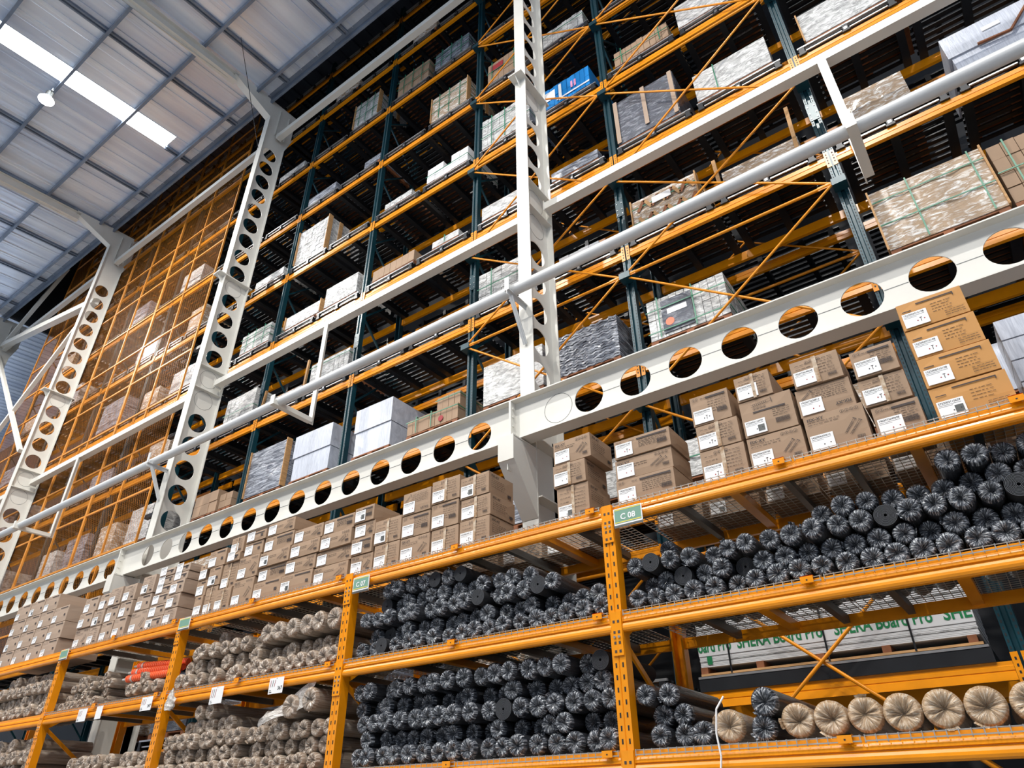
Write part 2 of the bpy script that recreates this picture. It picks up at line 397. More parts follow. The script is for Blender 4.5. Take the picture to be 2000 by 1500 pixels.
# upper tie beams, hangers, pipe
def boxbeam(nm, lab, x0, x1, y0, y1, z0, z1, cat='beam', grp='cream tie beams'):
    t = tag(empty(nm, (x0, y0, z0)), lab, cat, grp)
    MB().box(0, x1-x0, 0, y1-y0, 0, z1-z0, WHITE).build('hollow_section', t)
    e = MB().box(-.01, .0, -.02, y1-y0+.02, -.03, z1-z0+.03, WHITE); e.build('end_plate', t)
    return t
ints = [(-3.88, 2.4), (-12.25, -4.12), (-20.63, -12.49), (-28.98, -20.87)]
tb = ['cream tie beam nearest, crossing above the grey pipe', 'cream tie beam over the sacks between first two columns', 'cream tie beam across the orange mesh cage', 'cream tie beam across the far mesh cage']
tt = ['high cream tie beam above the crossed braces', 'high cream tie beam below the eaves, beside the dark roof', 'high cream tie beam along the top of the mesh cage', 'high cream tie beam beyond the third column']
for k, (a, b) in enumerate(ints):
    boxbeam('tie_beam', tb[k], a, b, 6.30, 6.45, 7.80, 7.935)
    boxbeam('tie_beam', tt[k], a, b, 6.22, 6.36, 15.72, 15.88)
hx = [.18, -8.72, -17.95, -26.2]
for k, x in enumerate(hx):
    t = tag(empty('pipe_hanger', (x, 5.55, 5.72)), ['white angle hanger nearest, holding the grey pipe', 'white L-shaped hanger under the middle tie beam', 'white L-shaped hanger in front of the mesh cage', 'farthest white hanger by the mesh cage'][k], 'hanger', 'white pipe hangers')
    MB().box(-.05, .05, .72, .735, 0, 2.08, WHITE).box(-.05, -.035, .735, .82, 0, 2.08, WHITE).build('drop_leg', t)
    MB().box(-.05, .05, -.05, .72, -.012, 0, WHITE).box(.035, .05, -.05, .72, 0, .07, WHITE).box(-.05, .05, -.062, -.05, -.012, .16, WHITE).build('arm', t)
mb = MB().tube((-30, 5.62, 5.80), (4, 5.62, 5.80), .075, PIPEW, 20)
t = tag(mb.build('pipe'), 'long pale grey pipe carried in front of the cream columns', 'pipe')
for nm, lab, p0, p1, w in [('brace_strut', 'grey strut under the dark gable roof', (-29.0, 6.2, 16.0), (-25.2, 6.2, 17.9), .13),
                           ('brace_strut', 'grey strut rising from the third column towards the gable', (-20.85, 6.2, 14.2), (-29.0, 6.2, 15.9), .2),
                           ('brace_strut', 'thin grey strut low beside the far mesh cage', (-20.87, 6.25, 14.4), (-26, 6.25, 10.2), .12),
                           ('brace_strut', 'steep white strut at the far end', (-30.8, 6.2, 17.0), (-22.1, 6.2, 9.2), .11)]:
    tag(MB().bar(p0, p1, w, w, WHITE, (0, 1, 0)).build(nm), lab, 'brace', 'cream struts at the far gable')
mb = MB().path([(-12.35, 5.86, 15.0), (-11.4, 4.2, 16.9)], .008, DARK, 6)
tag(mb.build('stay_wire'), 'thin dark stay wire from the second column to the roof', 'wire')

# ------------------------------------------------------------------ orange mesh cages
def cage(x0, x1, lab, last):
    ZB = 2.90; t = tag(empty('mesh_screen', (x0, 6.58, ZB)), lab, 'mesh screen', 'orange mesh screens'); W = x1-x0; Ht = 18.9-ZB
    for xx in (.012, W/2, W-.012): MB().box(xx-.02, xx+.02, -.02, .02, 0, Ht, ORANGE_D).build('upright', t)
    z = (4.9-ZB) % 1.215
    while z < Ht+.1:
        MB().box(.03, W-.03, -.024, .016, z-.022, z+.022, ORANGE_D).build('cross_rail', t); z += 1.215
    mb = MB(); p = .075
    def line(a, b):
        mb.add([(a[0]-.0018, -.001, a[1]), (a[0]+.0018, -.001, a[1]), (b[0]+.0018, -.001, b[1]), (b[0]-.0018, -.001, b[1]), (a[0], .002, a[1]), (b[0], .002, b[1])], [(0,1,2,3), (1,4,5,2), (4,0,3,5)], ORANGE_D)
    s = 1.55; c = -Ht/s
    while c < W:
        for sg in (1, -1):
            xa, za, xb, zb = c, 0, c+Ht/s, Ht
            if xa < 0: za = -xa*s; xa = 0
            if xb > W: zb = (W-c)*s; xb = W
            if zb-za > .05:
                if sg == 1: line((xa, za), (xb, zb))
                else: line((W-xa, za), (W-xb, zb))
        c += p
    mb.build('expanded_mesh', t)
    if last:
        for z in (2.5, 4.4, 6.8, 9.2, 11.4): MB().box(W+.0, W+.30, .03, .11, z, z+.09, DARK).build('clip', t)
for k, nm in enumerate(['nearest, ending beside the second cream column', 'second, in the middle between the two cream columns', 'third, crossed by the third cream column', 'farthest, beyond the third cream column']):
    xr = -14.28-2.82*k; cage(xr-2.80, xr, 'orange mesh screen on the teal racking, '+nm, k == 0)

# ------------------------------------------------------------------ front orange rack
FX = [.46, -2.34, -5.13, -7.93, -10.73, -13.53, -16.33]     # left edges of the uprights
FY = 4.40; FD = 1.1; ZL = [.36, 1.215, 2.0]; ZS = [.365, 1.22, 2.005]
rack = tag(empty('pallet_rack', (FX[1], FY, -H)), 'long orange pallet rack carrying the cartons and rolls', 'rack')
bprof = [(.020,0),(.020,-.030),(.010,-.036),(.004,-.050),(.002,-.066),(.012,-.070),(.012,-.074),(.002,-.080),(-.004,-.095),(-.006,-.110),(-.002,-.124),(.008,-.133),(.045,-.133),(.045,0)]
def O(x, y, z): return (x-FX[1], y-FY, z+H)
up = MB(); hz = 2.0+H
up.extr([(0,0),(.045,0),(.05,.006),(.055,0),(.1,0),(.1,.09),(.085,.09),(.085,.014),(.015,.014),(.015,.09),(0,.09)], 0, hz, ORANGE, 'z')
z = .1
while z < hz-.05:
    for xx in (.02, .071): up.box(xx, xx+.011, -.0012, .004, z, z+.03, BLACK)
    z += .076
upm = up.build('upright', rack, O(FX[1], FY, -H))
for i, x in enumerate(FX):
    if i != 1: c = upm.copy(); C.objects.link(c); c.parent = rack; c.location = O(x, FY, -H)
    c = upm.copy(); C.objects.link(c); c.parent = rack; c.location = O(x+.1, FY+FD+.0, -H); c.rotation_euler = (0, 0, PI)
    if i < 6:
        mb = MB(); z = .1; s = 1
        while z < 3.3:
            a, b = (.05, .09), (.05, FD-.09)
            mb.bar((.05, a[1] if s > 0 else b[1], z), (.05, b[1] if s > 0 else a[1], z+.62), .04, .02, ORANGE, (1, 0, 0)); z += .64; s = -s
        mb.build('frame_lacing', rack, O(x, FY, -H))
bw = 2.70
bm = MB().extr(bprof, 0, bw, ORANGE)
bmesh_ = None
eps = []
for x0, sx in ((-.052, 1), (bw+.004, -1)):
    ep = MB(); eps.append(ep)
    ep.box(x0, x0+.048, -.010, -.003, -.285, .004, ORANGE)
    for zz in (-.06, -.13, -.20, -.255): ep.box(x0+.016, x0+.032, -.0115, -.009, zz-.012, zz+.006, INK)
    ep.tube((x0+.024, -.018, -.165), (x0+.024, -.008, -.165), .009, SILVER, 8)
for lv in range(3):
    for b in range(6):
        x = FX[b+1]+.1
        for side in (0, 1):
            if side and b > 3: continue
            if bmesh_ is None:
                o = bm.build('beam', rack); bmesh_ = o.data
                epm = [e.build('end_connector', o).data for e in eps]
            else:
                o = link('beam', bmesh_, rack)
                for q in epm: link('end_connector', q, o)
            o.location = O(x, FY, ZL[lv]) if not side else O(x+bw, FY+FD, ZL[lv]);
            if side: o.rotation_euler = (0, 0, PI); o.scale = (1, 1, .58)
cbm = None
for lv in range(3):
    for b in range(4):
        x = FX[b+1]+.1
        for xx, w, m in ((.42, .045, DGREY), (.83, .07, ORANGE), (1.2, .045, DGREY), (1.62, .045, DGREY), (2.0, .07, ORANGE), (2.35, .045, DGREY)):
            MB().box(xx, xx+w, .045, FD-.045, -.062, -.006, m).build('cross_bar', rack, O(x, FY, ZL[lv]))
# wire decks, two panels per bay and level
wm = MB(); W2 = 1.33
k = 0
while k*.055 < W2: wm.box(k*.055, k*.055+.005, -.012, FD-.03, .003, .007, WIRE); wm.box(k*.055, k*.055+.005, -.0145, -.0105, -.034, .006, WIRE); k += 1
k = 0
while k*.055 < FD-.03: wm.box(0, W2, k*.055-.01, k*.055-.006, .0, .004, WIRE); k += 1
wm.box(0, W2, -.019, -.0145, -.028, -.0215, WIRE)
clipm = MB().box(0, .075, -.0235, -.0195, -.032, .012, ORANGE).box(0, .075, -.0235, .03, .008, .012, ORANGE).box(.032, .042, -.0245, -.023, -.018, -.01, INKB)
wmesh = None
lvn = ['lowest', 'middle', 'top']; bayn = ['nearest bay', 'second bay', 'third bay', 'fourth bay']
for lv in range(3):
    for b in range(4):
        for h in (0, 1):
            loc = (FX[b+1]+.115+h*1.345, FY, ZL[lv]+.001)
            if wmesh is None: o = wm.build('wire_mesh_deck', None, loc); wmesh = o.data; cl = clipm.build('corner_clip', o, (W2-.12, 0, 0)); clm = cl.data
            else: o = link('wire_mesh_deck', wmesh, None, loc); link('corner_clip', clm, o, (W2-.12, 0, 0))
            tag(o, 'zinc wire mesh deck, %s shelf of the %s, %s panel' % (lvn[lv], bayn[b], 'near' if h else 'far'), 'shelf', 'wire mesh decks')

# ------------------------------------------------------------------ rack signs and price cards
def sign(x0, x1, z0, z1, txt, lab):
    t = tag(empty('shelf_sign', (x0, FY-.035, z0)), lab, 'sign'); w, h = x1-x0, z1-z0
    MB().box(0, w, 0, .006, 0, h, LABEL).build('plate', t)
    mb = MB().box(.008, w-.008, -.0015, 0, .03, h-.006, SIGNG); mb.box(.008, w-.008, -.002, -.001, .033, .040, SIGNY); mb.box(.008, w-.008, -.002, -.001, h-.016, h-.009, SIGNY); mb.box(0, w, -.003, 0, 0, .016, DGREY)
    mb.build('green_panel', t)
    if txt:
        me, tw = textmesh(txt, LABEL, .062, .0012)
        o = link('lettering', me, t, ((w-tw)/2, -.0028, .055)); o['label'] = 'white letters reading %s' % txt
    MB().box(.02, .03, .006, .05, h-.03, h-.02, DGREY).box(w-.03, w-.02, .006, .05, h-.03, h-.02, DGREY).build('hook', t)
sign(-2.215, -1.985, 1.80, 1.945, 'C 08', 'nearest green aisle sign, white letters C 08')
sign(-4.985, -4.775, 1.79, 1.935, 'C 07', 'green aisle sign at the second upright from the nearest, white letters C 07')
sign(-7.86, -7.65, 1.85, 1.985, '', 'pale aisle sign at the fourth upright, lettering washed out')
sign(-10.67, -10.46, 1.85, 1.985, '', 'small bluish aisle sign at the farthest upright in view')
for i, (x0, x1, z0, z1, lab) in enumerate([(-9.67, -9.46, 1.04, 1.18, 'white price card farthest along, hung on the middle orange beam'), (-9.24, -9.1, 1.04, 1.18, 'small cream price card beside the farthest white card'),
      (-8.26, -8.04, 1.05, 1.19, 'white price card reading 347 below the orange pipes'), (-6.95, -6.74, 1.01, 1.17, 'white price card left of the one reading 367'), (-6.01, -5.80, 1.02, 1.16, 'white price card reading 367 above the beige rolls')]):
    t = tag(empty('price_card', (x0, FY-.03, z0)), lab, 'price card', 'price cards on the middle beam'); w, h = x1-x0, z1-z0
    MB().box(0, w, 0, .002, 0, h, LABEL).build('card', t)
    if i != 1:
        pr = MB()
        for k in range(3): pr.bar((.02+.03*k, -.001, .06), (.03+.03*k, -.001, h-.02), .006, .0006, [INKR, INKB, INKR][k], (0, 1, 0))
        pr.box(.012, .05, -.0008, 0, .012, .018, INKB); pr.box(.012, .04, -.0008, 0, .028, .033, INKB); pr.build('drawing', t)
    tx = {2: '347', 3: '357', 4: '367'}.get(i)
    if tx and i != 3: me, tw = textmesh(tx, INKB, .045, .0008); link('price', me, t, (w-tw-.01, -.0012, .03))
    MB().box(w/2-.004, w/2+.004, .0, .028, h-.012, h-.002, WIRE).build('hook', t)
mb = MB(); n = 10   # crumpled bag
pts = []
for j in range(7):
    for i in range(n):
        a = 2*PI*i/n; rr = (.012+.05*min(1, j/3))*(1+R(-.25, .25)); pts.append((rr*math.cos(a)*1.1, rr*math.sin(a)*.5, .22-.035*j+R(-.01, .01)))
mb.add(pts, [(j*n+i, j*n+(i+1) % n, (j+1)*n+(i+1) % n, (j+1)*n+i) for j in range(6) for i in range(n)], FILM_L)
tag(mb.build('plastic_bag', None, (-7.62, 4.34, 1.0)), 'small crumpled clear bag hanging beside the fourth upright', 'bag')
mb = MB().path([(-1.62, 4.42, .62), (-1.66, 4.38, .55), (-1.68, 4.375, .42), (-1.67, 4.372, .3), (-1.69, 4.37, .2)], .006, LABEL, 6)
tag(mb.build('white_strap'), 'loose white strap hanging over the lowest orange beam', 'strap')

# ------------------------------------------------------------------ cartons on the top shelf
STK = []   # (mesh) sticker variants
numbers = ['5422006300177', '1903073638813', '5422006300799', '1903073649698', '3722003110629', '1522006010108', '5422006300612']
for i, nb in enumerate(numbers):
    st = MB().box(0, .125, -.0012, 0, 0, .095, LABEL)
    pr = MB(); me, tw = textmesh(nb, INKB, .0165, .0002); addmesh(pr, me, INKB, (.006, -.0018, .076), (.105/tw, 1))
    pr.box(.006, .112, -.0018, -.001, .068, .0695, INKB); pr.box(.006, .07, -.0018, -.001, .06, .0612, INKB)
    for k in range(2): pr.tube((.068+.035*k, -.0022, .03+.004*k), (.068+.035*k, -.001, .03+.004*k), .0038, INKR if i % 2 else INKB, 8)
    if i in (0, 2, 5): pr.box(.084, .087, -.002, -.001, .02, .045, INK); pr.box(.079, .092, -.002, -.001, .043, .047, INK)
    if i in (4,): pr.box(.075, .115, -.002, -.001, .012, .055, DGREY)
    STK.append((st, pr, None))
def icons(mb, x, z, s=.012, n=4):
    for k in range(n):
        cx = x+k*s*2.3; v = []
        for rr in (s, s*.82):
            for i in range(12): a = 2*PI*i/12; v.append((cx+rr*math.cos(a), -.001, z+rr*math.sin(a)))
        mb.add(v, [(i, (i+1) % 12, 12+(i+1) % 12, 12+i) for i in range(12)], INK)
        mb.box(cx-.0015, cx+.0015, -.001, 0, z-s*.5, z+s*.5, INK)
def screw(mb, x0, z0, x1, z1, w=.012):
    mb.bar((x0, -.0006, z0), (x1, -.0006, z1), .0008, w*.35, INK, (0, 1, 0)) if False else None
    p0, p1 = Vector((x0, 0, z0)), Vector((x1, 0, z1)); d = (p1-p0).normalized(); nn = Vector((-d.z, 0, d.x)); Ls = (p1-p0).length
    for s_ in (-1, 1):
        a = p0+nn*w*.4*s_; b = p1+nn*w*.5*s_
        mb.add([(a+nn*.001)+Vector((0,-.001,0)), (b+nn*.001)+Vector((0,-.001,0)), (b-nn*.001)+Vector((0,-.001,0)), (a-nn*.001)+Vector((0,-.001,0))], [(0,1,2,3)], INK)
    k = .1
    while k < .8:
        a = p0+d*Ls*k; mb.add([a+nn*w*.5+Vector((0,-.001,0)), a+nn*w*.5+d*.003+Vector((0,-.001,0)), a-nn*w*.5+d*.006+Vector((0,-.001,0)), a-nn*w*.5+d*.003+Vector((0,-.001,0))], [(0,1,2,3)], INK); k += .09
    b = p1; mb.add([b+nn*w+Vector((0,-.001,0)), b+nn*w+d*.004+Vector((0,-.001,0)), b-nn*w+d*.004+Vector((0,-.001,0)), b-nn*w+Vector((0,-.001,0))], [(0,1,2,3)], INK)
def lines(mb, x0, x1, z0, z1, n, mat=INK):
    for k in range(n):
        z = z1-(z1-z0)*k/max(1, n-1); x = x0
        while x < x1-.01:
            w = R(.008, .03); mb.box(x, min(x+w, x1), -.001, 0, z, z+.0024, mat); x += w+R(.004, .010)
def barcode(mb, x, z, w=.045, h=.022):
    k = 0
    while k < w: t = R(.0012, .003); mb.box(x+k, x+k+t, -.001, 0, z, z+h, INK); k += t+R(.0012, .0026)
def prints(kind, w, h):
    mb = MB(); me, tw = textmesh('FIX-XY', INK, .03, .0008); sx = 1
    if kind == 'fix':
        addmesh(mb, me, INK, (.02, -.001, h-.045), (.10/tw*1, 1.0)); lines(mb, .02, w*.6, h-.075, h-.058, 2)
        icons(mb, w-.12, h-.03); screw(mb, w*.62, h*.30, w*.82, h*.62); screw(mb, w*.70, h*.25, w*.90, h*.55); barcode(mb, w-.075, .03)
    elif kind == 'banner':
        mb.box(w*.42, w-.02, -.001, 0, h-.038, h-.024, INK); lines(mb, w*.45, w-.02, h*.35, h-.052, 6); barcode(mb, w-.10, h*.28, .075, .035)
        me2, _ = textmesh('FIX-XY', INK, .014, .0003); addmesh(mb, me2, INK, (w*.28, -.001, h-.036), (1, 1)); icons(mb, .03, h-.028, .011, 2)
    elif kind == 'tape':
        lines(mb, .03, w*.42, h*.52, h*.80, 3); lines(mb, w*.56, w-.03, h*.32, h*.84, 6); icons(mb, w*.35, h-.03, .011, 4); barcode(mb, w-.085, .028, .05, .02)
    elif kind == 'big':
        screw(mb, w*.22, h-.05, w*.62, h-.036, .02); icons(mb, w*.28, h-.075, .010, 4); mb.box(w*.24, w-.05, -.001, 0, h-.108, h-.096, INK); lines(mb, w*.6, w-.03, h*.4, h-.12, 4); barcode(mb, w-.13, h*.2, .09, .036)
    elif kind == 'flip':
        addmesh(mb, me, INK, (w-.02, -.001, .045), (.10/tw, 1.0), True); lines(mb, .1, w-.03, h*.5, h-.03, 6); screw(mb, .03, h*.6, .1, h-.03)
    elif kind == 'orange':
        mb.box(w*.30, w*.86, -.001, 0, h-.035, h-.026, INK); mb.box(w*.855, w*.87, -.001, 0, h-.05, h-.026, INK); lines(mb, w*.5, w*.8, h*.36, h*.66, 4); lines(mb, w*.66, w*.95, .02, .05, 3)
        mb.box(w*.06, w*.2, -.001, 0, h-.07, h-.064, INK)
    elif kind == 'small':
        mb.box(w*.45, w-.03, -.001, 0, h-.035, h-.022, INK); mb.box(w-.09, w-.05, -.001, 0, h*.35, h*.35+.03, INK); lines(mb, .03, w*.4, h-.05, h-.03, 2)
    return mb
pcache = {}
def printmesh(kind, w, h):
    key = (kind, round(w/.05), round(h/.04))
    if key not in pcache:
        st = random.getstate(); random.seed(str(key)); m = prints(kind, key[1]*.05, key[2]*.04); random.setstate(st)
        o = m.build('printing'); pcache[key] = (o.data, key[1]*.05, key[2]*.04); bpy.data.objects.remove(o)
    return pcache[key]
stm = []
for st, pr, _ in STK:
    a = st.build('a'); b = pr.build('b'); stm.append((a.data, b.data)); bpy.data.objects.remove(a); bpy.data.objects.remove(b)
def carton(x0, x1, z0, z1, y, d, kind, mat, lab, grp, stick=0, side=False, tape=False, sticker_scale=1, rz_=0, name='cardboard_box', detail=True):
    w, h = x1-x0-.006, z1-z0-.004
    b = MB(); bl = .004
    # slightly bulging walls with softened edges
    nx, ny, nzz = 3, 3, 2
    def P(u, v, face):
        bu = (1-(2*u-1)**2)*(1-(2*v-1)**2)*.006
        if face == 0: return (w*u, -bu, h*v)
        if face == 1: return (w+bu, d*u, h*v)
        if face == 2: return (w*(1-u), d+bu, h*v)
        if face == 3: return (-bu, d*(1-u), h*v)
        if face == 4: return (w*u, d*v, h+0*bu)
        return (w*u, d*(1-v), 0)
    for f in range(6):
        vs = [P(i/nx, j/nx, f) for j in range(nx+1) for i in range(nx+1)]
        b.add(vs, [(j*(nx+1)+i, j*(nx+1)+i+1, (j+1)*(nx+1)+i+1, (j+1)*(nx+1)+i) for j in range(nx) for i in range(nx)], mat)
    b.box(w*.02, w*.98, .006, d-.006, h-.0005, h+.001, mat)
    b.box(0, w, d/2-.002, d/2+.002, h-.0002, h+.0014, INK)
    o = b.build(name, None, (x0+.003, y, z0)); o.rotation_euler = (0, 0, rz_)
    tag(o, lab, 'box', grp)
    if detail:
        me, pw, ph = printmesh(kind, w, h); c = link('printing', me, o, (0, -.0065, 0)); c.scale = (w/pw, 1, h/ph)
    if stick is not None:
        a, bb = stm[stick]; s = sticker_scale
        sx = .015 if kind != 'tape' else .012
        c = link('label_sticker', a, o, (sx, -.0068, .012)); c.scale = (s, 1, s)
        if detail: link('printed_number', bb, c)
    if tape:
        tm = MB().box(w*.47, w*.56, -.009, -.0072, .0, h, TAPE); tm.build('packing_tape', o)
    if side:
        sm = MB(); me2, tw = textmesh('FIX-XY', INK, .03, .0008); addmesh(sm, me2, INK, (w+.0072, .03, h-.045), (.11/tw, 1), False, 'x')
        yy = 0
        for k in range(5):
            q = .03
            while q < d*.6: e = R(.01, .03); sm.box(w+.0065, w+.0075, q, q+e, h-.07-.018*k, h-.068-.018*k, INK); q += e+.01
        sm.box(w+.0065, w+.0075, d-.09, d-.04, .03, .055, INK)
        sm.build('side_printing', o)
    return o
G1 = 'screw cartons on the top shelf'
ST = {
 'S1': [(-.03,.385,2.01,2.235,'orange'),(-.03,.375,2.24,2.455,'orange'),(-.03,.365,2.46,2.68,'orange'),(-.03,.355,2.685,2.895,'orange')],
 'S2': [(-.37,-.09,2.01,2.225,'banner'),(-.395,-.11,2.235,2.435,'tape'),(-.39,-.12,2.445,2.655,'banner')],
 'S3': [(-.78,-.40,2.01,2.285,'fix'),(-.79,-.43,2.29,2.505,'flip'),(-.775,-.45,2.51,2.725,'tape')],
 'S4': [(-1.18,-.80,2.01,2.25,'fix'),(-1.18,-.81,2.255,2.54,'big'),(-1.18,-.92,2.545,2.75,'tape')],
 'S5': [(-1.53,-1.2,2.01,2.255,'tape'),(-1.53,-1.21,2.26,2.465,'tape'),(-1.54,-1.24,2.47,2.72,'banner')],
 'S6': [(-2.22,-1.74,2.01,2.21,'banner'),(-2.22,-1.74,2.215,2.385,'fix'),(-2.21,-1.73,2.39,2.55,'banner')],
 'S7': [(-2.77,-2.47,2.01,2.295,'tape'),(-2.79,-2.48,2.30,2.50,'tape'),(-2.785,-2.42,2.505,2.72,'fix')],
 'S8': [(-3.79,-3.455,2.01,2.245,'tape'),(-3.79,-3.45,2.25,2.45,'tape'),(-3.80,-3.465,2.455,2.665,'tape')],
 'S9': [(-4.13,-3.805,2.01,2.24,'tape'),(-4.14,-3.81,2.245,2.485,'banner'),(-4.14,-3.80,2.49,2.72,'tape')],
 'S10': [(-4.51,-4.14,2.01,2.235,'fix'),(-4.51,-4.15,2.24,2.46,'banner'),(-4.51,-4.15,2.465,2.69,'flip')],
 'S11': [(-4.86,-4.525,2.01,2.25,'tape'),(-4.88,-4.525,2.255,2.5,'tape')],
 'S12': [(-5.18,-4.875,2.01,2.205,'fix'),(-5.19,-4.895,2.21,2.38,'banner'),(-5.18,-4.89,2.385,2.54,'fix'),(-5.19,-4.91,2.545,2.71,'banner')],
 'S13': [(-5.73,-5.22,2.01,2.195,'fix'),(-5.72,-5.195,2.2,2.355,'fix'),(-5.67,-5.205,2.36,2.525,'fix'),(-5.66,-5.2,2.53,2.69,'banner')],
 'S14': [(-6.23,-5.735,2.01,2.205,'small'),(-6.2,-5.725,2.21,2.365,'fix'),(-6.15,-5.685,2.37,2.53,'fix'),(-6.14,-5.67,2.535,2.69,'fix')],
 'S15': [(-6.7,-6.235,2.01,2.21,'small'),(-6.68,-6.205,2.215,2.37,'banner'),(-6.68,-6.17,2.375,2.54,'fix'),(-6.66,-6.16,2.545,2.72,'banner'),(-6.64,-6.17,2.725,2.875,'fix')],
 'S16': [(-7.08,-6.705,2.01,2.3,'fix'),(-7.06,-6.69,2.305,2.56,'fix'),(-7.02,-6.685,2.565,2.72,'small'),(-7.01,-6.65,2.725,2.84,'small')],
 'S17': [(-7.4,-7.12,2.01,2.26,'tape'),(-7.39,-7.1,2.265,2.555,'tape'),(-7.33,-7.08,2.56,2.655,'small'),(-7.33,-7.08,2.66,2.86,'tape')],
 'S18': [(-7.64,-7.41,2.01,2.33,'tape'),(-7.65,-7.4,2.335,2.56,'small'),(-7.72,-7.38,2.565,2.77,'small')],
 'S19': [(-7.81,-7.65,2.01,2.25,'small'),(-7.87,-7.66,2.255,2.44,'small'),(-7.86,-7.73,2.445,2.63,'small')],
 'S20': [(-8.45,-8.17,2.01,2.2,'tape'),(-8.45,-8.17,2.205,2.37,'tape'),(-8.44,-8.14,2.375,2.54,'small'),(-8.44,-8.14,2.545,2.64,'small'),(-8.44,-8.13,2.645,2.74,'small')],
 'S21': [(-8.84,-8.465,2.01,2.15,'small'),(-8.83,-8.465,2.155,2.3,'small'),(-8.83,-8.455,2.305,2.435,'small'),(-8.81,-8.455,2.44,2.54,'small'),(-8.8,-8.45,2.545,2.65,'small'),(-8.79,-8.45,2.655,2.745,'small')],
 'S22': [(-9.25,-8.86,2.01,2.29,'fix'),(-9.22,-8.88,2.295,2.49,'small'),(-9.17,-8.87,2.495,2.73,'tape')],
 'S23': [(-9.62,-9.31,2.01,2.265,'small'),(-9.6,-9.3,2.27,2.47,'small'),(-9.61,-9.3,2.475,2.69,'tape')],
 'S24': [(-9.96,-9.67,2.01,2.26,'small'),(-9.97,-9.655,2.265,2.47,'small'),(-9.96,-9.66,2.475,2.71,'tape')],
 'S25': [(-10.28,-10.0,2.01,2.25,'tape'),(-10.28,-10.0,2.255,2.46,'tape'),(-10.23,-9.98,2.465,2.68,'small')],
 'S26': [(-10.67,-10.3,2.01,2.27,'fix'),(-10.66,-10.29,2.275,2.48,'small'),(-10.66,-10.28,2.485,2.69,'small')],
}
lvl_words = ['at the bottom', 'second from the bottom', 'third from the bottom', 'fourth from the bottom', 'fifth from the bottom', 'sixth from the bottom']
stack_desc = {'S1': 'golden carton stack beside the teal post', 'S2': 'carton stack next to the golden cartons', 'S3': 'large carton stack under the girder, two from golden ones', 'S4': 'carton stack with the big screw print',
  'S5': 'taped carton stack left of the big screw print', 'S6': 'wide flat carton stack above sign C 08', 'S7': 'carton stack straddling the C 08 upright', 'S8': 'carton stack beside the cream corbel'}
sk = list(ST)
for si, s in enumerate(sk):
    n = len(ST[s])
    for li, (x0, x1, z0, z1, kind) in enumerate(ST[s]):
        where = 'topmost' if li == n-1 else lvl_words[li]
        if s in stack_desc: lab = '%s, %s' % (stack_desc[s], where)
        else: lab = 'brown carton %s, %s stack from the cream corbel' % (where, ORD[si-7])
        near = si < 18
        carton(x0, x1, z0, z1, 4.47+R(-.012, .012), .36 if s != 'S1' else .5, kind, CARDO if s == 'S1' else (CARD if si < 19 else CARD2), lab, G1,
               stick=(4 if li == 0 else 5) if s == 'S1' else (si*3+li*2) % 7, side=s in ('S7', 'S8'), tape=(kind == 'tape' and si < 18), sticker_scale=1.15 if si < 12 else 1.1, rz_=R(-.012, .012), detail=True)
LB = [[(-11.6,-11.15),(-12.03,-11.62),(-12.5,-12.05),(-12.97,-12.53)], [(-11.57,-11.12),(-12.01,-11.59),(-12.48,-12.03),(-12.95,-12.5)], [(-11.57,-11.13),(-12.0,-11.58),(-12.47,-12.02),(-12.95,-12.49)], [(-12.0,-11.56),(-12.47,-12.02),(-12.95,-12.49)]]
for r_, row in enumerate(LB):
    for c_, (a, b) in enumerate(row):
        carton(a, b, 2.01+.232*r_, 2.01+.232*r_+.228, 4.47, .6, 'small', CARD2, 'tan brick-stacked carton, %s column from the gap, %s' % (ORD[c_+(r_ == 3)], lvl_words[r_]), 'tan cartons at the far end of the top shelf', stick=(r_+c_) % 7, detail=True)
# cartons behind, seen through the wire deck
bk = [(.05,.4),(-.4,-.02),(-.85,-.43),(-1.3,-.9),(-1.75,-1.34),(-2.2,-1.8),(-3.3,-2.85),(-3.8,-3.35),(-4.3,-3.85),(-4.8,-4.35)]
for i, (a, b) in enumerate(bk):
    carton(a, b, 2.01, 2.24+.03*(i % 3), 5.12, .36, 'fix' if i % 2 else 'tape', CARD, 'brown carton in the back row of the top shelf, %s from the golden cartons' % ORD[i], 'cartons in the back row of the top shelf', stick=i % 7)
# film-wrapped stack at the end of the shelf
mb = MB()
for k in range(5): mb.box(.0, .5, 0, .35, .16*k, .16*k+.15, FILM_S)
tag(mb.build('wrapped_stack', None, (.47, 4.9, 2.01)), 'silver film-wrapped stack beside the golden cartons', 'stack')

